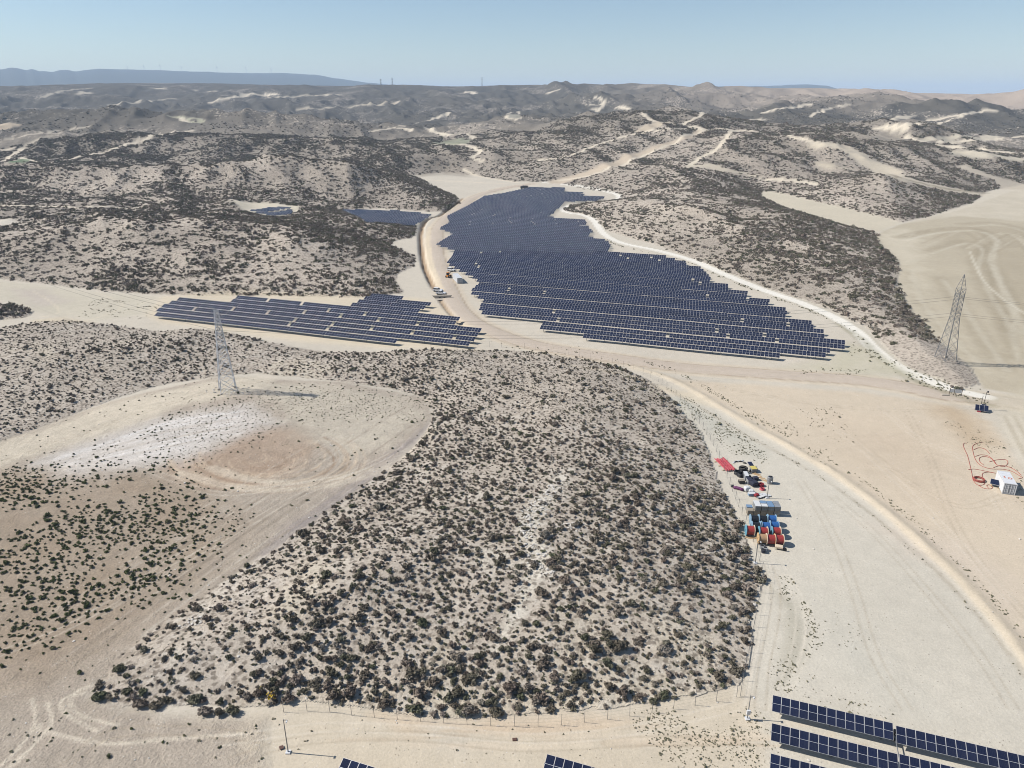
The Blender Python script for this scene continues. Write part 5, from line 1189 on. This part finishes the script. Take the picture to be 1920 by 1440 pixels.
tops = ('film_blue', 'film_white', 'film_white', 'film_blue', 'sheet_grey'); word = {'film_blue': 'blue', 'film_white': 'white', 'sheet_grey': 'grey'}
for i in range(5):
    w_ = st - .09
    crate(c0 + u * st * i, cz, 'crate_wood', 'brownish crate, %s of the lower row' % pos[i], (w_, 1.15, 1.08), 'crate_wood' if i < 4 else 'crate_grey')
    if i: crate(c0 + u * st * i + u * .12, cz, tops[i], '%s-topped grey crate, %s of the upper front row' % (word[tops[i]], pos[i]), (w_, 1.15, 1.1), z=1.12)
    crate(c0 + u * st * i + v_ * (1.22 + .1 * (i == 0)) + u * .12, cz, tops[i] if i != 2 else 'film_blue', '%s-topped grey crate, %s of the upper rear row' % (word[tops[i]] if i != 2 else 'blue', pos[i]), (w_, 1.15, 1.1 - .05 * (i % 2)), z=1.12 if i else 0.0)
# ---- heap of materials
def rz_between(a, b): return yaw_of(flat(*a), flat(*b))
pa, pb = flat(1349, 862), flat(1371, 884); r = empty('pipe_bundle', (pa[0], pa[1], gz(*pa))); tag(r, 'bundle of long red pipes lying by the fence', 'pipes'); d = pb - pa; L = np.linalg.norm(d); d = d / L; nn_ = np.array((d[1], -d[0])) * -1
for k in range(12):
    o_ = (k - 5.5) * .2; e0 = random.uniform(-.35, .25); a_ = nn_ * o_ + d * e0; b2 = a_ + d * (L + random.uniform(-.3, .3)); MB().tube((a_[0], a_[1], .32 + .1 * (k % 2)), (b2[0], b2[1], .32 + .1 * (k % 2)), .095, 7).build('pipe', 'pipe_red' if k % 3 else 'pipe_pink', r)
for t in (.15, .5, .85): q = d * L * t; MB().box((q[0], q[1], .1), (.14, 3.4, .16), 0, Matrix.Rotation(math.atan2(nn_[1], nn_[0]) + math.pi / 2, 3, 'Z')).build('bearer', 'plank', r)
def coil(px, py, R, h, mat, label, n=5, rr=.09, cat='coil', tiltx=0.0):
    p = put(px, py); m = MB()
    for k in range(n):
        R_ = R * (1 - .07 * (k % 3)); m.path([(R_ * math.cos(t), R_ * math.sin(t), rr + h * k / n) for t in np.linspace(0, 6.28, 20)], rr, 6)
    o = m.build('pipe_coil', mat, None, p, smooth=True); o.rotation_euler = (tiltx, 0, random.random()); tag(o, label, cat, 'pipe coils in the heap'); return o
coil(1383, 889, .75, .7, 'black_plastic', 'black pipe coil next to the red pipes'); coil(1393, 885, .95, 1.2, 'black_plastic', 'tall black pipe coil at the top of the heap', 8); coil(1389, 893, .8, .8, 'black_plastic', 'black pipe coil in front of the tall one', 6)
coil(1402, 897, .7, .6, 'black_plastic', 'black pipe coil behind the pale cabinets', 5); coil(1427, 911, .55, .55, 'bag_red', 'dark red pipe coil at the right of the heap', 5); coil(1429, 918, .5, .35, 'pipe_pink', 'pale pink pipe coil lowest at the right of the heap', 3)
def box_thing(name, px, py, dims, mat, rz, label, cat, lid=None, bevel=.03, z=0, feet=True):
    p = put(px, py); r = empty(name, (p.x, p.y, p.z + z), rz); tag(r, label, cat)
    MB().box((0, 0, dims[2] / 2 + .1), dims).build('body', mat, r, bevel=bevel)
    if lid: MB().box((0, 0, dims[2] + .12), (dims[0] + .05, dims[1] + .05, .06)).build('lid', lid, r)
    if feet:
        for s in (-1, 1): MB().box((s * dims[0] * .35, 0, .05), (.12, dims[1], .1)).build('skid', 'crate_wood', r)
    return r
rzh = rz_between((1395, 890), (1405, 912))
box_thing('cabinet', 1398, 898, (2.2, .8, 1.2), 'sheet_grey', rzh, 'long pale grey cabinet in the middle of the heap', 'cabinet', 'film_white')
box_thing('cabinet', 1404, 906, (1.5, .9, 1.0), 'sheet_grey', rzh + .1, 'second pale cabinet, just below the long one', 'cabinet', 'navy_cloth')
box_thing('open_crate', 1390, 906, (1.2, .9, .7), 'black_plastic', .1, 'black open crate left of the pale cabinets', 'crate', 'crate_wood')
box_thing('navy_bale', 1412, 910, (1.6, 1.8, 1.0), 'navy_cloth', .4, 'dark navy bale right of the pale cabinets', 'bale', bevel=.25)
box_thing('navy_bale', 1416, 900, (1.3, 1.0, .7), 'navy_cloth', .2, 'smaller dark bale behind the navy one', 'bale', bevel=.2)
box_thing('white_sack', 1400, 921, (1.3, 1.1, 1.1), 'film_white', .3, 'bulky white sack at the lower left of the heap', 'sack', bevel=.3, feet=False)
box_thing('white_sack', 1408, 924, (1.1, .9, .7), 'film_white', -.2, 'smaller white sack beside the bulky one', 'sack', bevel=.25, feet=False)
box_thing('blue_box', 1409, 929, (1.5, .8, .5), 'film_blue', .1, 'blue-grey box in front of the white sacks', 'box', 'film_white')
box_thing('red_bag', 1418, 931, (1.1, .9, .6), 'bag_red', .5, 'dark red bag between the white sacks and the metal sheets', 'bag', bevel=.25, feet=False)
for i in range(6):
    q = (1424 + 5 * (i % 4) + random.uniform(-1, 1), 927 + 3 * (i // 2) + random.uniform(-.5, .5)); p = put(*q); r = empty('metal_sheet', p, random.uniform(-.5, .5))
    tag(r, 'pale metal sheet lying loose right of the red bag', 'metal sheet', 'loose metal sheets')
    MB().box((0, 0, .12 + .04 * i), (1.5, .7, .04), 0, Matrix.Rotation(random.uniform(-.12, .12), 3, 'Y')).build('sheet', 'film_white' if i % 2 else 'sheet_grey', r); MB().box((0, 0, .05 + .02 * i), (.1, .8, .1 + .03 * i)).build('batten', 'crate_wood', r)
p = put(1384, 918); m = MB(); m.path([(-1.0, 0, .3), (-.5, .05, .36), (0, .0, .38), (.6, -.08, .34), (1.1, -.15, .28)], .34, 10); o = m.build('rolled_net', 'bag_purple', None, p, -.5, smooth=True); tag(o, 'rolled purple net lying left of the white sacks', 'net')
p = put(1373, 913); tag(MB().lathe([(.2, 0), (.32, .05), (.36, .3), (.3, .42), (.1, .46)], n=14).build('black_bucket', 'black_plastic', None, p, smooth=True), 'black bucket at the left end of the purple net', 'bucket')
p = put(1443, 906); r = empty('water_tank', p); tag(r, 'grey water tank with dark lid standing apart right of the heap', 'tank'); MB().lathe([(.58, .0), (.62, .1), (.62, .5), (.6, .52), (.62, .55), (.62, 1.05), (.6, 1.07), (.62, 1.1), (.62, 1.5), (.55, 1.62)], n=24).build('shell', 'tank_grey', r); MB().lathe([(.4, 1.62), (.4, 1.68), (.2, 1.74)], n=16).build('lid', 'black_plastic', r); MB().box((.5, -.2, 1.35), (.12, .12, .3)).build('valve', 'film_white', r)
p = put(1412, 884); r = empty('lighting_trailer', p, rz_between((1398, 867), (1412, 884))); tag(r, 'yellow-edged trailer with a solar panel at the top of the heap', 'trailer')
MB().box((0, 0, .55), (1.5, 1.2, .8)).build('body', 'crate_grey', r, bevel=.04); MB().box((0, 0, .99), (1.6, 1.3, .08)).build('rim', 'machine_yellow', r); MB().box((-1.6, 0, 1.0), (2.1, 1.1, .05), 0, Matrix.Rotation(.12, 3, 'Y')).box((-1.6, 0, 1.025), (1.98, .98, .03), 1, Matrix.Rotation(.12, 3, 'Y')).build('solar_panel', ['aluminium', 'solar_glass'], r)
for s in (-1, 1): MB().lathe([(.28, -.09), (.28, .09)], (0, s * .68, .28), 'y', 14).build('wheel', 'tyre', r)
MB().tube((-2.4, 0, 0), (-2.4, 0, .85), .05, 6).build('prop', 'dark_steel', r)
for i in range(7):
    q = put(1413 + 4 * i + random.uniform(-2, 2), 888 + 2.6 * i + random.uniform(-2, 2)); o = MB().box((0, 0, .06), (1.7 + .5 * random.random(), .16, .1)).box((.1, .1, .14), (1.2, .12, .06)).build('timber', 'plank', None, q, random.uniform(-.9, -.3)); tag(o, 'pale timber offcut lying behind the heap', 'timber', 'timber offcuts behind the heap')
for i in range(6):
    q = put(1376 + 4 * i, 866 + random.uniform(-2, 3)); o = MB().box((0, 0, .09), (.8, .3, .14)).box((.1, .05, .2), (.4, .2, .1)).build('metal_scrap', ('film_white', 'black_plastic')[i % 2], None, q, random.uniform(-.6, .6)); tag(o, '%s scrap piece in the row right of the red pipes' % ('white', 'black')[i % 2], 'scrap', 'scrap pieces by the red pipes')
for i, (px, py) in enumerate(((1428, 1028), (1434, 1032), (1431, 1036))):
    p = put(px, py); r = empty('bucket', p); tag(r, ('grey bucket with dark rim at the back of three', 'pale grey bucket at the right of three', 'dark grey bucket nearest the camera of three')[i] + ' below the cable drums', 'bucket')
    MB().lathe([(.36, 0), (.44, .6), (.46, .62), (.46, .68)], n=16).build('body', ('sheet_grey', 'film_white', 'navy_cloth')[i], r); MB().lathe([(.38, .69), (.36, .71)], n=16).build('lid', 'dark_steel', r)
p = put(1462, 1031); r = empty('hand_cart', p, -.35); tag(r, 'small cream hand cart with a dark wheel below the cable drums', 'cart'); MB().box((-.2, .2, .55), (1.4, .9, .4)).build('tray', 'flange_cream', r, bevel=.05); MB().lathe([(.36, -.1), (.36, .1)], (.85, -.1, .36), 'y', 16).build('wheel', 'tyre', r)
for s in (-1, 1): MB().tube((-.9, .2 + s * .35, .1), (.85, -.1 + s * .12, .42), .03, 5).build('shaft', 'dark_steel', r); MB().tube((-.7, .2 + s * .3, 0), (-.6, .2 + s * .3, .4), .03, 5).build('stand', 'dark_steel', r)
for i in range(5):
    q = put(1404 + 4.2 * i, 1006 + 1.8 * (i % 2) + 2.0); o = MB().box((0, 0, .05), (1.3, .2, .08)).box((0, .18, .07), (1.1, .1, .05)).build('plank', 'plank', None, q, random.uniform(-.5, .2)); tag(o, 'broken pale plank left of the front cable drums', 'plank', 'broken planks by the cable drums')

# ---- vehicles
def car(px, py, rz, label, paint='white_paint', pickup=False, name='parked_car'):
    p = put(px, py); r = empty(name, p, rz); tag(r, label, 'car')
    prof = [(-2.2, .35), (-2.25, .75), (-2.1, .98), (-.95, 1.02), (.7, 1.02), (1.2, 1.0), (2.05, .88), (2.22, .65), (2.2, .35)]
    MB().prism(prof, -.88, .88).build('body', paint, r, bevel=.06)
    cab = [(-.95 if pickup else -2.0, 1.0), (-.7 if pickup else -1.75, 1.58), (.25, 1.6), (.95, 1.0)]
    MB().prism(cab, -.76, .76).build('cabin', 'window_glass', r, bevel=.04)
    MB().box(((-.22 if pickup else -.75), 0, 1.61), ((.95 if pickup else 2.0), 1.42, .05)).build('roof', paint, r, bevel=.02)
    for s in (-1, 1):
        for xx in ((-.8 if pickup else -1.85), -.1, .6): MB().box((xx, s * .765, 1.28), (.09, .04, .56), 0, Matrix.Rotation(.55 if xx > .5 else 0, 3, 'Y')).build('pillar', paint, r)
        for xx in (-1.35, 1.4): w_ = MB().lathe([(.35, -.12), (.35, .12)], (xx, s * .8, .35), 'y', 18).build('wheel', 'tyre', r); MB().lathe([(.2, -.01), (.2, .01)], (xx, s * .925, .35), 'y', 12).build('rim', 'sheet_grey', w_)
        MB().box((2.17, s * .62, .75), (.08, .34, .16)).build('headlight', 'lamp_clear', r); MB().box((-2.21, s * .7, .82), (.06, .2, .22)).build('tail_light', 'lamp_red', r)
        MB().box((.75, s * .98, 1.05), (.12, .18, .12)).build('mirror', paint, r)
    if pickup: MB().box((-1.55, 0, 1.03), (1.1, 1.5, .04)).build('load_bed', 'dark_steel', r)
    MB().box((2.22, 0, .48), (.08, 1.7, .2)).build('bumper', 'dark_steel', r)
    return r
car(821, 546.5, math.radians(-14), 'white car parked further from the camera beside the culvert'); car(827, 552, math.radians(-12), 'white pickup parked nearer the camera above the culvert', pickup=True)
car(846, 508, math.radians(-35), 'white car behind the long white container')
p = put(841, 520); r = empty('telehandler', p, math.radians(60)); tag(r, 'small orange loader left of the long white container', 'loader')
MB().box((0, 0, .85), (2.6, 1.2, .6)).build('chassis', 'machine_orange', r, bevel=.06); MB().box((-.2, .3, 1.7), (1.1, .8, 1.2)).build('cab', 'window_glass', r, bevel=.05); MB().box((-.2, .3, 2.33), (1.2, .9, .08)).build('cab_roof', 'machine_orange', r)
MB().tube((-1.1, -.4, 1.3), (2.0, -.4, 2.7), .15, 8).build('boom', 'dark_steel', r); MB().box((2.1, -.4, 2.55), (.5, 1.1, .5)).build('bucket', 'dark_steel', r)
for sx in (-.9, .9):
    for sy in (-1, 1): MB().lathe([(.5, -.16), (.5, .16)], (sx, sy * .75, .5), 'y', 16).build('wheel', 'tyre', r)
p = put(983, 354.5); r = empty('lorry', p, math.radians(160)); tag(r, 'dark lorry parked at the head of the large array', 'lorry')
MB().box((-1, 0, 2.0), (5.2, 2.3, 2.2)).build('load_body', 'dark_steel', r, bevel=.05); MB().box((2.6, 0, 1.6), (1.7, 2.2, 1.9)).build('cab', 'black_plastic', r, bevel=.15); MB().box((3.46, 0, 1.95), (.04, 1.9, .7)).build('windscreen', 'window_glass', r); MB().box((0, 0, .7), (7.0, 1.0, .3)).build('chassis', 'dark_steel', r)
for xx in (-2.6, -1.5, 2.6):
    for sy in (-1, 1): MB().lathe([(.5, -.15), (.5, .15)], (xx, sy * 1.0, .5), 'y', 16).build('wheel', 'tyre', r)
# ---- culvert under the road
p = put(829, 559); r = empty('culvert', p, math.radians(4)); tag(r, 'concrete culvert headwall with two dark pipe mouths beside the cars', 'culvert')
MB().prism([(-4.0, 1.0), (-2.2, -.9), (2.4, -.9), (4.2, 1.0)], -.1, .3).build('headwall', 'concrete', r); MB().box((0, .3, 1.1), (8.4, .9, .22)).build('coping', 'concrete', r); MB().box((0, -1.5, -.1), (5.6, 2.6, .2)).build('apron', 'concrete', r)
for s in (-1, 1): q = MB().lathe([(.62, 0), (.62, -.2), (.5, -.2), (.5, -.02)], (s * 1.0, -.1, .15), 'y', 18).build('pipe', 'concrete', r); MB().lathe([(.5, -.24), (.5, -.23)], (s * 1.0, -.06, .15), 'y', 18).build('bore_shade', 'black_plastic', q)  # a thin black disc in each mouth stands for the shade inside the pipe

# ---- named bushes at the lower edge of the slope
def bush(px, py, s, label, group=None, mesh=None, sx=1.0, cat='bush'):
    q = put(px, py); o = bpy.data.objects.new('bush', mesh or hi[random.randrange(6)]); COL.objects.link(o); o.location = q; o.scale = (s * sx, s, s * .95); o.rotation_euler = (0, 0, random.uniform(-.3, .3)); tag(o, label, cat, group); return o
bush(380, 1340, 2.3, 'dark bush, left of the three in a row below the scrub edge', sx=1.3); bush(411, 1342, 2.0, 'rounded dark bush, middle of the three below the scrub edge'); bush(438, 1337, 2.1, 'rounded dark bush, right of the three below the scrub edge', sx=1.15)
bush(258, 1326, 2.2, 'long dark bush at the lower left corner of the scrub', sx=1.4); bush(292, 1326, 2.0, 'dark bush right of the long one at the scrub corner', sx=1.4); bush(185, 1310, 2.2, 'bush at the sharp left tip of the scrub slope', sx=1.3)
bush(512, 1311, 2.1, 'bush with yellow flowers on top, near the lower fence end', mesh=shrub_mesh('flowering_bush', 230, 77, 'scrub_leaf', leaf=.15, h=.7, lobes=7, flower=.45))
bush(488, 1296, 1.2, 'small bush with a few yellow flowers, up left of the bright one', mesh=shrub_mesh('flowering_bush', 230, 78, 'scrub_leaf', leaf=.15, h=.7, lobes=7, flower=.2))
bush(655, 1302, 2.6, 'large dark bush left of centre on the lower slope'); bush(720, 1328, 2.3, 'dark bush touching the lower fence left of centre'); bush(880, 1340, 2.4, 'dark bush at the lowest point of the scrub edge', sx=1.3)

# ---- skyline: turbines and masts
def turbine(px, d, H, k, name):
    x, y = azd(px, d); r = empty('wind_turbine', (x, y, gz(x, y)), random.uniform(-.5, .5)); tag(r, name, 'wind turbine', 'wind turbines on the far tableland')
    MB().tube((0, 0, -3), (0, 0, H), 2.6, 8, r2=1.6).build('tower', 'white_paint', r); MB().box((0, -1, H + 1.2), (3.4, 8, 3.4)).build('nacelle', 'white_paint', r)
    a0 = random.uniform(0, 2)
    for j in range(3):
        a = a0 + j * 2.094; MB().tube((0, -5.6, H + 1.2), (math.sin(a) * H * .5, -5.6, H + 1.2 + math.cos(a) * H * .5), 1.6, 5, r2=.5).build('blade', 'white_paint', r)
for i, (px, w_) in enumerate(((258, 'leftmost'), (288, 'second from the left'), (318, 'third from the left'), (357, 'middle, tallest'), (421, 'fifth from the left'), (474, 'second from the right'), (520, 'rightmost'))): turbine(px, 10600, 78 + 8 * (i % 3), i, w_ + ' faint wind turbine on the far left tableland')
def mast(px, d, H, label):
    x, y = azd(px, d); r = empty('transmission_mast', (x, y, gz(x, y))); tag(r, label, 'mast', 'masts on the skyline')
    for sx in (-1, 1):
        for sy in (-1, 1): MB().tube((sx * 2.4, sy * 2.4, -2), (sx * .5, sy * .5, H), .3, 4).build('leg', 'galvanised', r)
    for z in (.75, .88): MB().box((0, 0, H * z), (9, .6, .6)).build('crossarm', 'galvanised', r)
    m = MB()
    for i in range(5):
        z0, z1 = H * i / 5, H * (i + 1) / 5; w0 = 2.4 - 1.9 * i / 5; w1 = 2.4 - 1.9 * (i + 1) / 5
        for s in (-1, 1): m.tube((-w0, s * w0, z0), (w1, s * w1, z1), .18, 4).tube((w0, s * w0, z0), (-w1, s * w1, z1), .18, 4)
    m.build('bracing', 'galvanised', r)
mast(905, 3080, 34, 'lattice mast on the skyline left of centre'); mast(740, 3190, 30, 'small lattice mast on the skyline at the end of the tableland'); mast(1848, 2290, 26, 'lattice mast on the skyline near the right edge'); mast(719, 3190, 26, 'second small lattice mast left of the end of the tableland')
